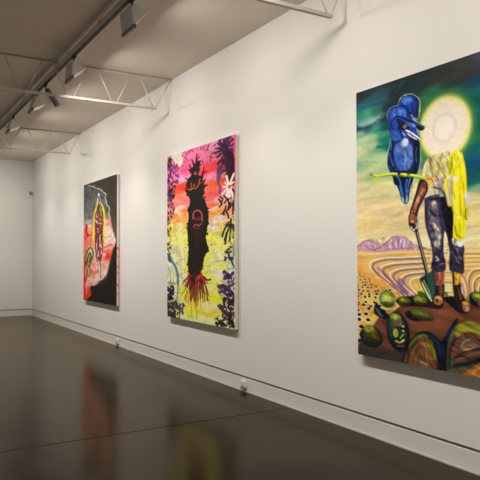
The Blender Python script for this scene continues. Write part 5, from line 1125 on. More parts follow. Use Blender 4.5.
["l",[150,130,110],[69.8,218.2,75.6,219.6],0.53,0.6,1,0.8],
["l",[14,34,70],[81.6,197.5,88.1,203.3,90.7,210.9],1.52,1.9,1,0.7],
["l",[14,40,80],[94.5,199.0,96.3,193.8,99.9,189.2],1.14,1.5,1,0.6],
["p",[84,58,42],[94.3,210.4,95.3,200.3,99.0,192.1,104.3,186.7,110.3,184.1,117.0,183.8,122.6,185.0,138.1,187.5,149.0,199.2,148.6,221.5,113.9,222.8,98.6,221.1,94.2,217.5],0.9,1,1],
["p",[124,116,26],[101.6,193.3,103.4,188.2,109.5,184.9,116.2,183.9,122.6,185.7,134.3,188.6,134.3,193.2,124.1,193.6,119.3,191.4,111.1,191.6,104.2,195.1],1.2,1,1],
["l",[60,90,40],[97.1,202.2,99.0,195.0,103.4,188.9],0.84,1.2,1,0.8],
["l",[70,100,60],[111.1,186.8,117.7,187.5,123.4,189.7],0.84,1.1,1,0.8],
["l",[60,34,30],[98.9,202.0,102.4,197.4,108.5,193.3,116.0,192.5,122.5,196.5],0.61,0.8,1,0.9],
["l",[170,110,50],[99.8,198.4,104.2,195.1,108.5,193.3],0.53,0.8,1,0.7],
["l",[150,110,50],[114.3,195.4,120.1,196.8,126.4,198.7],0.53,0.8,1,0.8],
["l",[100,130,90],[106.7,202.5,109.3,198.7,113.5,196.8],0.61,1.1,1,0.8],
["l",[120,100,110],[107.5,203.1,114.3,200.2,119.2,200.3],1.14,1.4,1,0.7],
["l",[196,134,80],[109.2,204.2,114.2,202.9,117.5,201.5],0.49,0.6,1,0.9],
["l",[50,24,34],[104.0,208.4,110.9,205.4,122.4,201.9,134.2,198.4],0.61,0.8,1,0.9],
["l",[130,90,80],[102.2,212.1,110.8,208.9,122.4,203.9],0.53,0.8,1,0.8],
["l",[40,20,24],[101.4,210.8,107.4,208.6,114.1,209.8],0.84,0.9,1,0.8],
["l",[20,24,22],[101.3,216.5,110.7,213.7,122.3,209.3,137.9,201.9],1.52,1.5,1,0.9],
["l",[16,96,84],[95.1,214.5,98.7,213.3,95.1,218.8,98.6,220.4],0.68,0.9,1,0.9],
["l",[20,90,60],[102.1,218.4,110.7,216.4,117.4,213.4],0.53,0.8,1,0.7],
["p",[150,92,34],[107.2,222.5,112.3,218.2,117.3,214.7,123.9,211.1,137.8,208.4,148.6,221.5,122.1,224.1],1.2,1,1],
["l",[196,140,80],[115.6,220.4,119.0,216.5,125.4,214.2],0.46,0.8,1,0.8],
["e",[12,16,24],120.5,168.3,5.2,5.1,30,1.1,1],
["e",[25,94,68],120.9,166.8,4.2,3.1,35,0.6,1],
["e",[129,129,25],120.7,166.6,2.8,2.1,35,1.9,1],
["e",[184,163,25],120.5,166.4,1.4,1.0,35,1.9,1],
["e",[18,20,18],121.4,168.7,3.4,1.1,35,1.5,0.6],
["e",[120,60,40],122.9,170.9,1.5,1.7,0,0.8,1],
["e",[90,110,40],93.6,166.3,1.8,1.7,0,0.8,1],
["p",[12,16,24],[91.3,169.2,99.4,167.4,104.6,169.9,105.3,175.4,111.2,178.5,104.4,178.3,97.5,173.9],0.9,1,1],
["e",[90,120,30],112.6,168.7,1.3,1.2,0,0.5,1],
["p",[30,22,26],[83.1,158.8,92.3,158.8,92.2,167.8,91.6,175.0,87.5,177.4,79.1,176.5,77.2,172.2,82.9,169.7],0.6,1,1],
["p",[96,58,44],[87.7,160.8,91.0,161.4,90.4,168.6,88.5,168.0],0.6,1,1],
["e",[176,128,56],86.9,171.3,3.2,3.3,0,0.6,1],
["e",[90,50,44],85.7,171.7,1.5,1.7,0,0.6,1],
["e",[150,90,80],88.5,173.0,1.0,1.2,0,0.5,1],
["p",[30,22,26],[100.4,157.4,106.4,157.9,108.1,164.8,111.4,170.2,114.7,174.1,112.9,178.7,107.9,178.7,103.6,174.2,101.1,167.3],0.6,1,1],
["p",[104,62,46],[104.7,160.8,106.4,162.8,108.0,168.3,106.7,169.8,105.0,165.7],0.6,1,1],
["e",[150,112,66],111.3,174.0,2.5,3.7,-10,0.6,1],
["e",[196,150,50],110.5,172.0,1.9,1.4,0,0.5,1],
["e",[176,130,100],112.1,175.7,1.1,1.4,0,0.5,1],
["p",[140,74,56],[83.7,149.2,92.0,149.1,91.4,159.2,84.5,159.4],0.5,1,1],
["l",[84,40,34],[85.1,149.9,85.5,158.7],0.46,0.5,1,1],
["l",[190,120,100],[88.8,150.6,88.2,157.8],0.46,0.6,1,0.8],
["p",[180,130,30],[99.6,149.0,107.0,150.9,106.5,157.2,103.8,159.4,100.4,158.1],0.6,1,1],
["l",[50,34,24],[100.5,150.4,101.2,158.1],0.68,0.6,1,1],
["l",[226,196,80],[103.9,152.4,104.7,157.3],0.53,0.5,1,1],
["p",[42,38,58],[75.8,95.8,86.8,95.3,96.8,99.0,100.2,107.8,102.6,122.1,110.2,132.1,109.8,140.4,110.3,148.8,108.8,151.6,104.0,150.6,97.4,149.0,97.6,137.6,96.3,128.3,93.6,121.1,92.3,131.8,92.9,139.7,94.3,146.2,92.4,150.1,85.1,150.4,80.4,147.8,82.0,139.0,80.6,130.2,78.3,124.2,75.1,113.7,74.9,101.7],0.5,1,1],
["p",[16,14,26],[90.4,97.0,96.8,98.3,101.9,110.7,101.7,124.9,97.3,126.2,94.2,117.5,91.2,107.2],1.1,1,1],
["p",[96,86,106],[78.7,99.8,83.9,98.0,87.6,101.9,87.5,108.5,90.2,117.3,90.9,126.0,89.0,134.7,84.4,134.6,80.7,124.3,78.0,112.3],1.5,1,0.7],
["e",[176,166,150],84.3,102.0,1.8,3.4,-10,1.1,0.9],
["e",[150,138,140],81.4,111.0,1.4,1.6,0,0.9,0.8],
["p",[190,180,160],[82.7,114.8,86.5,117.2,89.6,123.1,90.0,129.6,87.2,131.0,85.4,124.4],1.1,1,0.9],
["e",[190,180,140],85.8,130.3,1.4,2.9,-10,0.9,0.8],
["l",[30,26,60],[80.0,105.8,85.6,109.8,90.3,108.6],0.76,0.9,1,0.8],
["l",[60,50,110],[78.0,116.0,80.7,125.7],0.53,0.8,1,0.7],
["l",[150,140,140],[85.2,139.7,87.5,141.6,85.2,142.7],0.53,0.6,1,0.8],
["l",[140,130,140],[87.9,146.3,91.6,144.1],0.46,0.6,1,0.8],
["l",[20,18,30],[81.4,144.9,87.0,143.4,93.4,143.3],0.53,0.6,1,0.8],
["l",[140,128,130],[104.2,134.1,105.9,138.3,107.5,141.1],0.61,0.9,1,0.7],
["l",[120,110,120],[102.4,139.0,105.8,144.0],0.53,0.9,1,0.6],
["l",[18,16,28],[97.9,146.1,104.0,144.7,109.2,146.0],0.49,0.6,1,0.8],
["l",[90,84,110],[101.6,130.6,103.3,134.8],0.46,0.8,1,0.6],
["l",[54,44,74],[90.0,127.4,90.8,140.5],0.61,0.8,1,0.7],
["p",[186,178,124],[73.1,81.3,73.7,74.6,76.7,68.3,82.5,65.4,90.0,64.6,99.0,64.8,100.7,74.4,96.9,86.1,85.9,87.9,80.3,86.6],0.6,1,1],
["l",[222,206,168],[76.6,69.8,74.6,76.3,74.6,80.8],0.91,0.8,1,0.9],
["l",[110,90,70],[80.5,66.6,81.4,74.1,83.2,81.0],0.61,0.9,1,0.8],
["l",[214,206,130],[84.3,68.6,85.1,77.5],0.76,0.9,1,0.8],
["l",[130,140,50],[90.8,67.3,88.9,73.6,87.9,80.0],0.68,0.9,1,0.8],
["l",[200,200,90],[95.4,68.6,91.6,75.4,90.6,81.8],0.68,0.9,1,0.8],
["l",[225,215,190],[87.2,65.3,92.7,65.4,96.3,65.2],0.53,0.8,1,0.8],
["l",[120,96,76],[86.0,80.5,89.7,83.9,95.2,81.6],0.46,0.6,1,0.7],
["e",[196,186,150],83.0,92.3,3.8,3.4,0,0.9,1],
["l",[60,46,90],[75.3,96.5,82.1,94.9,88.6,94.7],0.68,0.7,1,0.9],
["l",[220,210,180],[79.3,90.2,84.0,89.9],0.53,0.7,1,0.7],
["l",[20,16,30],[84.0,88.8,91.4,91.3,95.0,98.1],0.61,0.6,1,0.9],
["p",[168,150,148],[83.2,83.9,89.7,83.5,95.1,85.2,98.6,92.0,100.3,102.1,96.7,103.3,94.1,94.4,89.6,90.4,83.1,88.0],0.6,1,1],
["l",[214,198,176],[85.0,85.6,90.6,86.1,95.1,90.2],0.46,0.7,1,0.8],
["l",[90,76,100],[84.0,88.0,90.5,90.1,94.1,94.4],0.38,0.5,1,0.8],
["p",[222,214,16],[95.2,83.0,97.1,77.5,98.1,70.4,100.8,65.8,105.2,64.7,109.5,67.1,111.1,72.2,112.7,80.8,113.2,93.3,113.5,107.2,112.1,116.9,111.7,125.2,107.7,129.3,102.6,126.7,100.8,124.9,101.4,115.0,101.1,105.0,97.6,101.9,95.0,93.1,92.4,87.1,95.1,85.2],0.5,1,1],
["p",[240,214,20],[103.3,75.4,109.4,74.1,110.9,86.1,110.6,107.1,105.4,108.1,103.0,95.9],1.2,1,0.8],
["p",[170,160,150],[96.0,85.3,100.5,85.0,100.9,92.2,101.2,102.2,98.5,101.3,96.8,93.3],0.7,1,0.9],
["p",[226,216,190],[97.0,81.8,100.6,81.2,104.9,83.4,105.7,86.3,102.3,86.6,98.8,83.8],0.7,1,1],
["l",[130,132,20],[100.7,68.7,100.7,75.1,97.9,80.5],0.46,0.7,1,0.8],
["l",[236,228,140],[106.0,65.9,107.7,71.7,105.0,75.6],0.61,0.9,1,0.9],
["l",[150,150,20],[107.5,84.4,107.3,97.0,108.0,110.4],0.38,0.8,1,0.7],
["l",[244,236,90],[104.8,89.7,103.8,102.4,105.3,115.2],0.61,0.9,1,0.8],
["l",[120,124,20],[102.7,117.9,103.5,123.5,108.6,126.5],0.46,0.7,1,0.8],
["l",[200,150,20],[110.4,87.5,111.1,103.6,110.0,121.0],0.38,0.6,1,0.8],
["e",[230,214,150],106.7,112.1,0.9,0.8,0,0.6,0.8],
["l",[150,140,40],[100.3,102.8,101.9,109.3],0.46,0.6,1,0.8],
["p",[196,190,184],[111.3,96.0,114.1,95.2,115.4,98.4,115.2,104.6,112.3,105.8],0.5,1,1],
["p",[190,186,24],[112.0,105.1,114.7,104.6,113.9,112.1,111.7,113.4],0.5,1,1],
["l",[50,46,30],[112.1,106.5,111.9,112.7,113.0,113.7],0.34,0.4,1,0.8],
["p",[204,200,184],[100.3,126.3,104.3,128.2,109.5,127.2,112.5,123.8,112.8,127.3,109.9,131.8,106.0,132.5,100.8,130.1],0.5,1,1],
["l",[150,150,120],[100.8,130.3,106.0,132.3,110.2,131.4],0.3,0.3,1,0.8],
["l",[236,232,214],[102.5,128.7,106.8,130.2,111.1,128.0],0.46,0.5,1,0.8],
["p",[44,26,28],[70.0,82.2,73.6,81.7,77.8,84.5,78.3,90.1,75.0,95.3,69.9,102.6,67.1,108.0,59.8,106.8,62.8,99.0,66.3,90.9],0.5,1,1],
["p",[150,88,66],[72.1,85.0,76.0,86.1,76.0,90.6,72.2,95.5,67.4,102.2,64.9,107.9,61.6,106.1,64.4,99.5,68.1,92.9],0.7,1,1],
["l",[206,156,140],[71.5,91.7,67.4,98.2,65.3,102.6],0.53,0.8,1,0.8],
["l",[90,48,40],[75.4,87.6,73.4,93.4,68.4,100.5],0.46,0.6,1,0.7],
["e",[110,60,50],73.9,85.6,1.8,2.2,20,0.7,1],
["e",[216,154,60],80.8,83.9,2.4,3.4,0,0.5,1],
["l",[110,60,30],[78.4,81.6,81.3,82.2,83.1,84.6],0.34,0.4,1,0.8],
["l",[240,196,110],[79.3,85.0,81.2,86.7],0.38,0.5,1,0.8],
["p",[40,26,30],[59.6,106.8,66.3,106.4,68.3,110.3,68.1,119.4,64.1,120.7,60.1,117.5,58.5,112.9],0.5,1,1],
["l",[150,166,176],[67.9,109.5,68.4,114.9,66.7,118.6,63.7,119.5,61.1,116.8],0.68,0.5,1,1],
["p",[138,74,56],[60.6,106.8,64.9,107.6,66.2,111.7,64.8,116.2,62.2,111.5,59.5,113.7],0.5,1,1],
["e",[206,150,40],62.4,112.7,1.1,1.2,0,0.4,1],
["e",[20,16,22],63.4,115.4,1.1,1.4,0,0.4,1],
["l",[210,180,140],[63.1,119.2,66.2,117.8,66.6,114.0],0.34,0.4,1,0.9],
["l",[34,34,40],[66.5,119.8,71.9,136.0,76.9,153.1],1.29,0.4,0,1],
["l",[150,140,128],[67.5,120.9,72.6,136.7,77.5,152.3],0.38,0.4,0,1],
["p",[22,40,44],[69.2,156.7,73.6,153.6,78.4,151.5,83.2,149.8,84.7,162.3,83.9,168.2,80.8,172.6,77.0,171.1,72.5,163.6],0.5,1,1],
["p",[40,84,60],[76.5,153.8,82.2,151.5,83.6,163.8,81.1,169.8],0.9,1,0.7],
["l",[200,204,70],[71.6,159.2,75.4,165.0,78.8,169.9],0.72,0.7,1,1],
["l",[120,150,160],[73.2,157.2,77.3,163.4,80.1,169.9],0.49,0.7,1,0.9],
["l",[214,214,190],[78.6,169.2,80.5,171.8],0.46,0.5,1,1],
["l",[70,110,60],[70.0,157.0,73.5,164.3,78.2,170.7],0.3,0.3,1,1],
["l",[176,196,120],[49.5,21.1,50.6,17.2,54.5,14.8,61.6,14.9,67.4,18.1,70.8,22.4,70.4,29.4,68.5,35.0,62.4,32.6,55.0,25.5,49.5,21.1],0.65,0.5,1,0.9],
["l",[176,196,120],[39.1,35.2,40.7,46.7,37.3,57.4,36.3,65.3,38.9,72.0,43.6,78.9,48.9,88.1,51.4,95.4,54.1,98.4,58.3,97.9,60.0,89.9,63.6,81.1,68.7,75.6,71.0,66.8,70.7,56.2,68.1,48.1,55.9,39.9,39.1,35.2],0.57,0.5,1,0.8],
["l",[190,196,80],[70.8,22.4,70.7,29.5,68.9,34.7],0.46,0.5,1,1],
["l",[176,196,120],[37.0,28.5,38.6,22.5,45.0,20.8,52.8,21.8,58.4,26.2,60.9,30.7,65.6,35.6,70.8,39.4,75.3,42.2,37.0,28.5],0.53,0.5,1,0.7],
["p",[22,42,100],[39.1,35.2,40.7,46.7,37.3,57.4,36.3,65.3,38.9,72.0,43.6,78.9,48.9,88.1,51.4,95.4,54.1,98.4,58.3,97.9,60.0,89.9,63.6,81.1,68.7,75.6,71.0,66.8,70.7,56.2,68.1,48.1,55.9,39.9],0.4,1,1],
["p",[24,54,150],[49.5,21.1,50.6,17.2,54.5,14.8,61.6,14.9,67.4,18.1,70.8,22.4,70.4,29.4,68.5,35.0,62.4,32.6,55.0,25.5],0.4,1,1],
["p",[28,60,148],[37.0,28.5,38.6,22.5,45.0,20.8,52.8,21.8,58.4,26.2,60.9,30.7,65.6,35.6,70.8,39.4,75.3,42.2,75.3,44.4,72.2,44.9,68.6,43.7,71.2,48.5,72.1,51.7,66.4,50.1,56.8,49.3,41.2,46.8,40.2,38.3,37.5,32.8],0.4,1,1],
["p",[58,104,196],[53.4,16.2,60.5,16.1,64.7,19.5,61.5,22.0,56.1,21.7,52.3,19.2],1.1,1,1],
["e",[130,160,214],58.7,18.7,1.4,1.2,0,0.8,0.8],
["p",[20,34,90],[66.3,18.2,70.1,23.1,69.6,29.3,67.7,32.9,66.7,27.1,67.3,21.7],0.5,1,1],
["l",[16,24,60],[50.6,21.3,56.1,23.7,59.8,28.1,62.5,30.6,67.7,34.5],0.38,0.4,1,1],
["p",[52,92,184],[40.3,26.6,42.7,23.0,50.6,22.9,56.6,26.6,57.6,30.9,60.3,34.2,54.9,31.6,48.3,29.0,42.6,31.2],0.9,1,1],
["p",[74,112,194],[48.3,24.1,54.9,26.3,57.1,30.0,51.6,28.5],0.8,1,0.8],
["l",[150,180,226],[62.5,31.0,64.6,33.4,67.2,34.7],0.46,0.5,1,1],
["l",[180,200,226],[64.0,34.5,67.1,36.7],0.38,0.4,1,1],
["p",[14,18,36],[66.6,37.8,70.7,39.8,75.3,42.6,74.3,44.7,70.7,44.1,67.6,40.8],0.4,1,1],
["l",[50,80,110],[67.6,38.8,72.8,41.7,74.3,43.2],0.3,0.3,1,1],
["l",[14,20,50],[39.6,35.7,42.6,31.2,47.7,29.3,54.9,32.0,61.3,35.6,66.1,37.3],0.53,0.4,1,1],
["p",[16,24,56],[47.7,30.6,51.6,33.0,55.9,37.0,60.2,41.0,56.9,42.5,51.5,40.3,47.0,39.5,48.7,35.7],0.5,1,1],
["p",[84,124,200],[57.6,35.7,63.4,37.6,67.1,39.9,65.5,41.2,60.2,39.0],0.5,1,1],
["e",[190,160,90],55.7,38.7,1.2,1.4,0,0.3,1],
["e",[20,16,16],55.7,38.7,0.6,0.7,0,0.2,1],
["l",[20,26,50],[49.8,39.2,52.5,43.8,59.0,48.5,65.4,50.3],0.49,0.4,1,1],
["p",[48,84,166],[41.3,39.3,47.0,41.2,50.3,45.0,50.3,48.3,42.4,47.0],0.9,1,1],
["l",[120,150,210],[53.1,43.0,55.8,45.9],0.46,0.6,1,1],
["p",[214,220,224],[55.9,41.1,61.2,43.2,66.5,46.9,72.1,51.7,65.4,49.9,59.1,45.7],0.3,1,1],
["l",[18,20,34],[56.9,42.9,62.3,46.2,69.6,51.0],0.38,0.3,1,1],
["l",[150,176,90],[68.1,43.3,70.6,47.7,72.0,51.4],0.42,0.4,1,1],
["p",[78,110,180],[45.7,51.8,52.5,49.6,61.1,53.4,64.2,59.5,63.1,67.3,58.7,72.4,51.1,72.2,45.6,65.0,44.0,57.3],1.5,1,1],
["e",[172,184,206],55.7,51.1,2.8,3.4,0,1.2,1],
["p",[46,86,166],[45.6,57.6,52.3,59.4,54.4,71.8,48.9,71.1,45.6,65.0],1.2,1,0.8],
["l",[112,132,180],[55.6,58.2,56.1,68.0],0.76,1.1,1,0.8],
["l",[12,18,44],[40.0,52.6,42.2,59.6,39.3,64.2,43.2,70.5],0.53,0.5,1,1],
["l",[12,18,44],[38.2,59.0,40.4,64.3,44.3,72.2],0.53,0.5,1,1],
["l",[12,18,44],[42.4,48.0,41.7,54.5,43.3,61.4],0.53,0.5,1,1],
["l",[60,90,170],[38.8,57.4,40.5,62.6,42.7,67.9],0.38,0.5,1,1],
["l",[70,100,180],[41.2,49.5,40.6,54.3],0.38,0.5,1,1],
["p",[14,20,44],[63.8,53.8,70.1,52.5,70.7,62.0,68.8,70.4,66.1,75.6,63.0,74.5,64.7,66.7],0.8,1,1],
["l",[50,84,150],[67.4,56.8,66.8,63.0,67.3,67.9],0.38,0.5,1,1],
["p",[14,18,40],[44.3,72.2,65.1,74.7,63.9,80.2,60.7,84.6,45.3,83.1,42.6,76.2],0.8,1,1],
["l",[50,100,186],[46.6,75.6,49.9,80.1,50.9,84.3,52.0,89.2],0.57,0.6,1,1],
["l",[50,100,186],[57.5,80.1,56.4,84.8,56.3,89.6],0.57,0.6,1,1],
["l",[50,100,186],[49.8,84.2,52.5,90.9,53.5,95.1],0.57,0.6,1,1],
["l",[50,100,186],[60.8,79.6,59.1,84.3,58.0,89.0],0.57,0.6,1,1],
["l",[12,20,50],[47.6,83.1,50.8,90.8,52.4,96.6],0.38,0.4,1,1],
["l",[12,20,50],[54.8,83.0,54.6,96.8],0.38,0.4,1,1],
["l",[12,20,50],[60.7,84.4,59.0,93.1,58.4,97.1],0.38,0.4,1,1],
["l",[150,190,220],[52.5,93.3,53.5,97.1],0.68,0.5,1,1],
["l",[120,170,214],[57.6,93.0,56.8,97.3],0.68,0.5,1,1],
["l",[60,120,190],[50.9,86.7,52.5,92.5],0.76,0.6,1,0.7],
["l",[60,120,190],[57.7,87.4,57.2,92.9],0.76,0.6,1,0.7],
["l",[110,140,30],[17.4,72.0,28.0,74.0,39.3,74.2,50.1,75.7,63.6,78.0,77.5,81.5],1.14,0.5,1,0.8],
["l",[216,214,50],[18.6,71.8,28.0,73.5,39.3,73.4,50.1,74.9,63.6,77.3,77.0,81.0],0.72,0.4,1,1],
["l",[180,196,50],[28.0,73.7,23.3,75.9,19.0,78.8],0.68,0.5,1,1],
["l",[90,110,60],[17.0,71.1,19.8,72.2],0.46,0.5,1,1],
["e",[16,18,30],49.1,74.0,1.4,1.9,0,0.4,1],
["e",[16,18,30],59.2,74.9,1.4,1.8,0,0.4,1],
["l",[60,70,60],[48.0,73.1,50.1,76.5],0.27,0.2,1,1],
["l",[60,70,60],[58.6,74.4,60.2,77.6],0.27,0.2,1,1],
["l",[30,20,22],[55.6,223.3,57.8,212.3,64.0,204.7],1.14,1.5,1,0.6],
["l",[24,20,24],[83.4,203.9,86.1,211.5,86.0,221.6],1.14,1.5,1,0.7],
["l",[24,18,24],[96.0,218.7,97.0,205.8,101.6,196.8],1.14,1.8,1,0.7],
["x",[54.1,223.5,56.8,210.9,63.0,202.9,70.1,198.0,78.8,198.6,85.3,204.4,85.0,221.1],0.33,7,1.3,41,60],
["l",[60,36,26],[55.7,220.2,58.9,209.9,69.0,201.9,78.7,204.5,82.3,216.4],0.34,0.6,1,0.6],
["l",[140,92,54],[58.8,220.3,61.6,210.8,69.7,204.3,77.4,206.8,80.1,217.4],0.3,0.6,1,0.6],
["l",[60,36,26],[61.8,220.3,64.3,211.7,70.3,206.7,76.1,209.2,77.9,218.5],0.34,0.6,1,0.6],
["l",[140,92,54],[64.8,220.4,66.9,212.6,70.9,209.1,74.8,211.6,75.6,219.6],0.3,0.6,1,0.6],
["x",[94.2,217.5,95.3,200.3,101.7,187.7,110.3,184.1,122.6,185.0,149.0,199.2,148.6,221.5,113.9,222.8],0.3,9,1.5,42,20],
["x",[60.4,173.3,58.4,175.7,53.6,177.0,48.8,176.4,46.8,174.1,48.8,171.5,53.7,170.3,58.5,171.0],0.27,4,1.2,43,55],
["x",[77.3,171.5,75.1,174.5,69.9,176.0,64.5,175.1,62.3,172.4,64.6,169.4,70.0,167.9,75.2,168.8],0.27,4,1.2,43,55],
["x",[82.8,181.8,79.4,184.7,71.2,186.5,62.8,186.1,59.2,183.6,62.8,180.5,71.3,178.8,79.5,179.3],0.27,4,1.2,43,55],
["x",[29.4,202.6,25.8,208.5,17.0,211.9,8.1,210.6,4.3,205.3,8.2,199.2,17.2,196.0,26.0,197.5],0.27,4,1.2,43,55],
["x",[44.1,172.7,41.4,177.7,35.0,180.2,28.5,178.6,25.8,173.7,28.6,168.5,35.2,166.2,41.6,167.9],0.27,4,1.2,43,55],
["x",[126.5,166.5,124.8,168.7,120.9,169.9,116.8,169.2,115.2,167.1,116.9,164.8,120.9,163.7,124.9,164.4],0.27,4,1.2,43,55],
["x",[55.4,195.8,52.4,205.2,45.3,209.9,38.1,206.9,35.1,197.8,38.3,188.1,45.6,183.7,52.6,186.9],0.3,5,1.3,44,80],
["l",[20,26,20],[5.0,209.2,12.3,212.5,24.1,210.2,28.7,204.9],0.84,1.1,1,0.7],
["l",[30,24,18],[61.2,186.1,71.2,186.8,80.8,185.2],0.61,0.9,1,0.7],
["l",[24,26,16],[47.8,176.8,54.1,177.5,60.4,174.8],0.53,0.8,1,0.8],
["l",[24,26,16],[64.4,176.0,71.3,176.3,77.2,173.7],0.53,0.8,1,0.8],
["x",[75.8,95.8,96.8,99.0,102.6,122.1,110.2,132.1,110.0,150.2,97.4,149.0,93.7,127.5,94.3,149.1,80.4,147.8,75.1,113.7],0.45,3.2,2.2,45,70],
["x",[95.2,83.0,98.1,70.4,105.2,64.7,111.1,72.2,113.2,93.3,112.1,116.9,107.7,129.3,100.8,124.9,101.1,105.0],0.19,6,1.4,46,85],
["x",[73.1,81.3,76.7,68.3,90.0,64.6,99.0,64.8,96.9,86.1,84.0,95.0,80.3,86.6],0.24,5,1.3,47,70],
["x",[70.6,82.6,78.4,85.6,74.4,95.0,67.1,108.0,59.8,106.8,62.8,99.0],0.27,3,1.2,48,70],
["x",[48.1,63.7,39.1,35.2,41.1,18.8,50.9,12.2,69.5,18.0,72.2,36.7,70.8,66.7,60.3,96.1,52.0,95.4],0.3,5,1.4,49,75],
["x",[85.1,149.9,92.4,149.8,91.2,175.0,79.1,175.8],0.3,3,1.1,50,80],
["x",[99.6,149.7,106.5,150.9,113.0,176.3,102.8,173.5],0.3,3,1.1,51,75],
["x",[-0.9,176.1,122.9,166.1,179.7,165.5,178.7,225.1,-1.6,243.6],0.13,14,2,52,8],
["x",[-0.4,132.1,10.8,124.7,40.9,122.3,61.0,126.7,77.7,134.6,49.4,135.0],0.21,4,1.2,53,80]]


ASPECT = {1: .32, 2: .45, 3: .75}
def vnoise(s, t, sx, sy, seed):
    r = np.random.RandomState(seed); out = np.zeros_like(s); amp = 1.0; tot = 0
    for o in range(3):
        g = r.rand(96, 96)*2-1; x = (s/sx*2**o) % 95; y = (t/sy*2**o) % 95
        xi = x.astype(int); yi = y.astype(int); fx = x-xi; fy = y-yi; fx = fx*fx*(3-2*fx); fy = fy*fy*(3-2*fy)
        v = g[yi, xi]*(1-fx)*(1-fy)+g[yi, xi+1]*fx*(1-fy)+g[yi+1, xi]*(1-fx)*fy+g[yi+1, xi+1]*fx*fy
        out += v*amp; tot += amp; amp *= .55
    return out/tot*1.6

def spline(p, closed):
    n = len(p)
    if n < 3: return p
    out = []
    for i in range(n if closed else n-1):
        if closed: a, b, c, d = p[i-1], p[i], p[(i+1) % n], p[(i+2) % n]
        else: a, b, c, d = p[max(i-1, 0)], p[i], p[i+1], p[min(i+2, n-1)]
        for k in range(5):
            u = k/5
            out.append(tuple(.5*(2*b[j]+(c[j]-a[j])*u+(2*a[j]-5*b[j]+4*c[j]-d[j])*u*u+(3*b[j]-a[j]-3*c[j]+d[j])*u**3) for j in (0, 1)))
    if not closed: out.append(p[-1])
    return out

def seg_dist(U, V, p, closed):
    best = np.full(U.shape, 1e9)
    m = len(p)
    for i in range(m if closed else m-1):
        ax, ay = p[i]; bx, by = p[(i+1) % m]; dx, dy = bx-ax, by-ay; L = dx*dx+dy*dy+1e-9
        k = np.clip(((U-ax)*dx+(V-ay)*dy)/L, 0, 1)
        best = np.minimum(best, (U-ax-k*dx)**2+(V-ay-k*dy)**2)
    return np.sqrt(best)

def inside(U, V, p):
    r = np.zeros(U.shape, bool); m = len(p)
    for i in range(m):
        x0, y0 = p[i]; x1, y1 = p[(i+1) % m]
        if y0 == y1: continue
        c = ((y0 > V) != (y1 > V)) & (U < (x1-x0)*(V-y0)/(y1-y0)+x0)
        r ^= c
    return r

def srgb(c): return np.array(c)/255

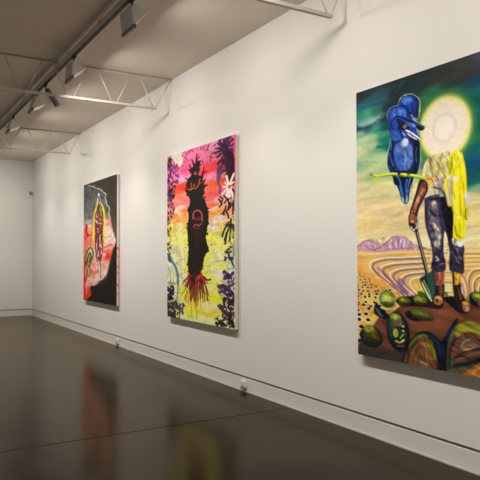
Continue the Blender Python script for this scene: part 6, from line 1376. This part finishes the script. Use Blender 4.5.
def paint(num, data, nx, ny, w, h):
    """pigment of every point of the canvas, painted back to front (sRGB values)"""
    A = ASPECT[num]
    s, t = np.meshgrid(np.linspace(0, w, nx), np.linspace(0, h, ny)); U, V = s*A, t
    img = np.zeros((ny, nx, 3))
    du, dv = U[0, 1]-U[0, 0], V[1, 0]-V[0, 0]
    def window(u0, u1, v0, v1):
        i0, i1 = max(0, int(u0/du)-1), min(nx, int(u1/du)+3); j0, j1 = max(0, int(v0/dv)-1), min(ny, int(v1/dv)+3)
        return (slice(j0, j1), slice(i0, i1)) if i1 > i0 and j1 > j0 else None
    def lay(win, mask, col):
        img[win] = img[win]*(1-mask[..., None])+col*mask[..., None]
    def sm(d, soft): return np.clip(.5-d/max(soft, .3), 0, 1)
    def ell(col, cx, cy, rx, ry, rot, soft, a):
        R = max(rx, ry)+soft+1; win = window(cx*A-R, cx*A+R, cy-R, cy+R)
        if not win: return
        x, y = U[win]-cx*A, V[win]-cy; c, n = math.cos(math.radians(rot)), math.sin(math.radians(rot))
        x, y = x*c+y*n, -x*n+y*c; k = np.sqrt((x/rx)**2+(y/ry)**2)
        lay(win, sm((k-1)*min(rx, ry), soft)*a, srgb(col))
    for o in data:
        k = o[0]
        if k == 'bg':
            acc = np.zeros_like(img); ws = np.zeros(U.shape)
            for x, y, c in o[1]:
                d2 = ((U-x*A)*.55)**2+(V-y)**2+4; wt = d2**-2.2
                acc += wt[..., None]*srgb(c); ws += wt
            img[:] = acc/ws[..., None]
        elif k == 'noise':
            band = np.clip((t-o[5])/3, 0, 1)*np.clip((o[6]-t)/3, 0, 1)
            img[:] = np.clip(img*(1+o[1]*band*vnoise(s, t+.06*s, o[2], o[3], o[4]))[..., None], 0, 1)
        elif k in 'pl':
            f = o[2]; p = [(f[i]*A, f[i+1]) for i in range(0, len(f), 2)]
            if k == 'p': soft, smooth, a = o[3:]; wd = 0
            else: wd, soft, smooth, a = o[3:]
            if smooth: p = spline(p, k == 'p')
            R = wd+soft+.5; xs = [q[0] for q in p]; ys = [q[1] for q in p]
            win = window(min(xs)-R, max(xs)+R, min(ys)-R, max(ys)+R)
            if not win: continue
            u, v = U[win], V[win]; d = seg_dist(u, v, p, k == 'p')
            if k == 'p': d = np.where(inside(u, v, p), -d, d)
            else: d = d-wd
            lay(win, sm(d, soft)*a, srgb(o[1]))
        elif k == 'x':                  # broken brushwork inside an outline
            f = o[1]; p = spline([(f[i]*A, f[i+1]) for i in range(0, len(f), 2)], True)
            xs = [q[0] for q in p]; ys = [q[1] for q in p]; win = window(min(xs)-1, max(xs)+1, min(ys)-1, max(ys)+1)
            if not win: continue
            u, v = U[win], V[win]; c, n = math.cos(math.radians(o[6])), math.sin(math.radians(o[6]))
            nz = vnoise((u*c+v*n)+400, (v*c-u*n)+400, o[3], o[4], o[5])
            m = inside(u, v, p)*np.clip(seg_dist(u, v, p, True)/1.2, 0, 1)
            img[win] = np.clip(img[win]*(1+o[2]*nz*m)[..., None], 0, 1)
        elif k == 'e': ell(*o[1:])
        elif k == 'c':
            cols, x0, y0, x1, y1, n, r0, r1, el, seed = o[1:]; r = np.random.RandomState(seed)
            for i in range(n):
                x, y, q = r.uniform(x0, x1), r.uniform(y0, y1), r.uniform(r0, r1)
                ell(cols[r.randint(len(cols))], x, y, q, q*el, r.uniform(-50, 50), .5, .92)
        elif k == 'radial':
            (cx, cy), rx, ry, st = o[1:5]
            rad = np.sqrt(((s-cx)/rx)**2+((t-cy)/ry)**2)
            xs = [q[0] for q in st]
            col = np.stack([np.interp(rad, xs, [q[i]/255 for q in st]) for i in (1, 2, 3)], -1)
            al = np.interp(rad, xs, [q[4] for q in st])[..., None]
            img[:] = img*(1-al)+col*al
    img = img*(1+.03*vnoise(s, t, 2.2, 1.3, 7))[..., None]
    return np.clip(img, 0, 1)

def to_lin(a): return np.where(a <= .04045, a/12.92, ((a+.055)/1.055)**2.4)

def pigment_mesh(name, verts, nx, ny, cols, m, parent):
    faces = [(j*nx+i, j*nx+i+1, (j+1)*nx+i+1, (j+1)*nx+i) for j in range(ny-1) for i in range(nx-1)]
    me = bpy.data.meshes.new(name); me.from_pydata(verts, [], faces); me.materials.append(m)
    at = me.color_attributes.new('pigment', 'FLOAT_COLOR', 'POINT')
    at.data.foreach_set('color', np.concatenate([cols.reshape(-1, 3), np.ones((nx*ny, 1))], 1).astype(np.float32).ravel())
    me.update(); o = bpy.data.objects.new(name, me); C.objects.link(o); o.parent = parent
    return o

TH, STAND = .042, .0068                 # canvas depth and its stand-off from the wall
ZTOP, HC = 2.8915, 2.215
def painting(num, data, y_left, width, nx, ny, label, gain, edge_fn):
    xf = XW-STAND-TH
    t = thing('painting', label, 'painting', (XW-STAND, y_left-width/2, ZTOP-HC))
    w, h = width*100, HC*100
    img = paint(num, data, nx, ny, w, h)
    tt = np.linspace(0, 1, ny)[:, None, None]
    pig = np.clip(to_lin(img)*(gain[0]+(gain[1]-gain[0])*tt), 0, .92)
    ys, zs = np.linspace(width/2, -width/2, nx), np.linspace(HC, 0, ny)
    V = [(-TH-.0012, y, z) for z in zs for y in ys]
    pigment_mesh('canvas_face', V, nx, ny, pig, M['paint'], t)
    # wrapped sides of the canvas: near side carries paint that ran over the edge
    n2 = 160; ec = edge_fn(np.linspace(0, 1, n2)[:, None], np.linspace(0, 1, 7)[None, :])
    V = [(-TH-.0012+k*(TH+.0002)/6, -width/2-.0012, z) for z in np.linspace(HC, 0, n2) for k in range(7)]
    pigment_mesh('canvas_side', V, 7, n2, to_lin(ec)*1.15, M['paint'], t)
    bm = bmesh.new(); add_box(bm, -TH, 0, -width/2, width/2, 0, HC)
    obj('stretcher', bm, M['plast'] if num != 3 else M['lampd'], t)
    for yy in (-width/2+.25, width/2-.25):
        bm = bmesh.new(); add_box(bm, 0, STAND-.0005, yy-.03, yy+.03, HC-.22, HC-.14); obj('hanging_cleat', bm, M['back'], t)
    return t

def edge1(v, k):
    a = np.zeros((v.shape[0], k.shape[1], 3)); a[:] = (.86, .82, .78)
    low = np.clip((v-.45)*4, 0, 1)*np.ones_like(k); a = a*(1-low[..., None]*.45)+np.array((.90, .66, .62))*low[..., None]*.45
    for c, wd in ((.56, .012), (.62, .006), (.70, .01), (.745, .005), (.84, .012), (.90, .006)):
        m = (np.abs(v-c-.01*k) < wd)*np.ones_like(k)*.7; a = a*(1-m[..., None])+np.array((.93, .35, .30))*m[..., None]
    return a
def edge2(v, k):
    a = np.zeros((v.shape[0], k.shape[1], 3)); a[:] = (.84, .82, .76)
    n = vnoise(np.broadcast_to(k, (v.shape[0], k.shape[1]))*8, np.broadcast_to(v, (v.shape[0], k.shape[1]))*220, 3, 4, 5)
    m = np.clip((.36-v)*8, 0, 1)*(k < .45); a = a*(1-m[..., None])+np.array((.98, .45, .56))*m[..., None]
    m = np.clip((v-.45)*5, 0, 1)*(n > .25)*.6*np.ones_like(k); a = a*(1-m[..., None])+np.array((.80, .80, .48))*m[..., None]
    return a
def edge3(v, k):
    a = np.zeros((v.shape[0], k.shape[1], 3)); a[:] = (.10, .12, .12); return a

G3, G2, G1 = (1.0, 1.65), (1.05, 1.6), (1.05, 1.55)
painting(1, ART_1, 11.8959, 1.884, 190, 300, 'grey and red painting of a glowing gold figure beside a dark cliff, farthest away', G1, edge1)
painting(2, ART_2, 7.9512, 1.867, 230, 360, 'pink, orange and yellow painting of a black silhouette with roots, middle of the three', G2, edge2)
painting(3, ART_3, 4.0233, 1.870, 300, 400, 'painting of a blue bird beside a worker with glowing halo head, nearest the camera', G3, edge3)

# ------------------------------------------------------------------ camera, world, view
cam = bpy.data.cameras.new('camera'); cam.sensor_width = 36; cam.lens = 621.86/480*36; cam.clip_start = .05; cam.clip_end = 100
co = bpy.data.objects.new('camera', cam); C.objects.link(co)
yaw, pitch, roll = .5363, .0267, -.0022
f = Vector((math.sin(yaw)*math.cos(pitch), math.cos(yaw)*math.cos(pitch), math.sin(pitch)))
s = Vector((math.cos(yaw), -math.sin(yaw), 0)); u = s.cross(f)
s2 = s*math.cos(roll)+u*math.sin(roll); u2 = -s*math.sin(roll)+u*math.cos(roll)
co.matrix_world = Matrix.Translation((0, 0, 1.5)) @ Matrix((s2, u2, -f)).transposed().to_4x4()
bpy.context.scene.camera = co

wd = bpy.data.worlds.new('dim_interior'); bpy.context.scene.world = wd; wd.use_nodes = True
wd.node_tree.nodes['Background'].inputs[0].default_value = (.02, .018, .016, 1)
vs = bpy.context.scene.view_settings
bpy.context.scene.display_settings.display_device = 'sRGB'
vs.view_transform = 'Standard'; vs.look = 'None'; vs.gamma = 1; vs.use_curve_mapping = False
vs.exposure = 0.0
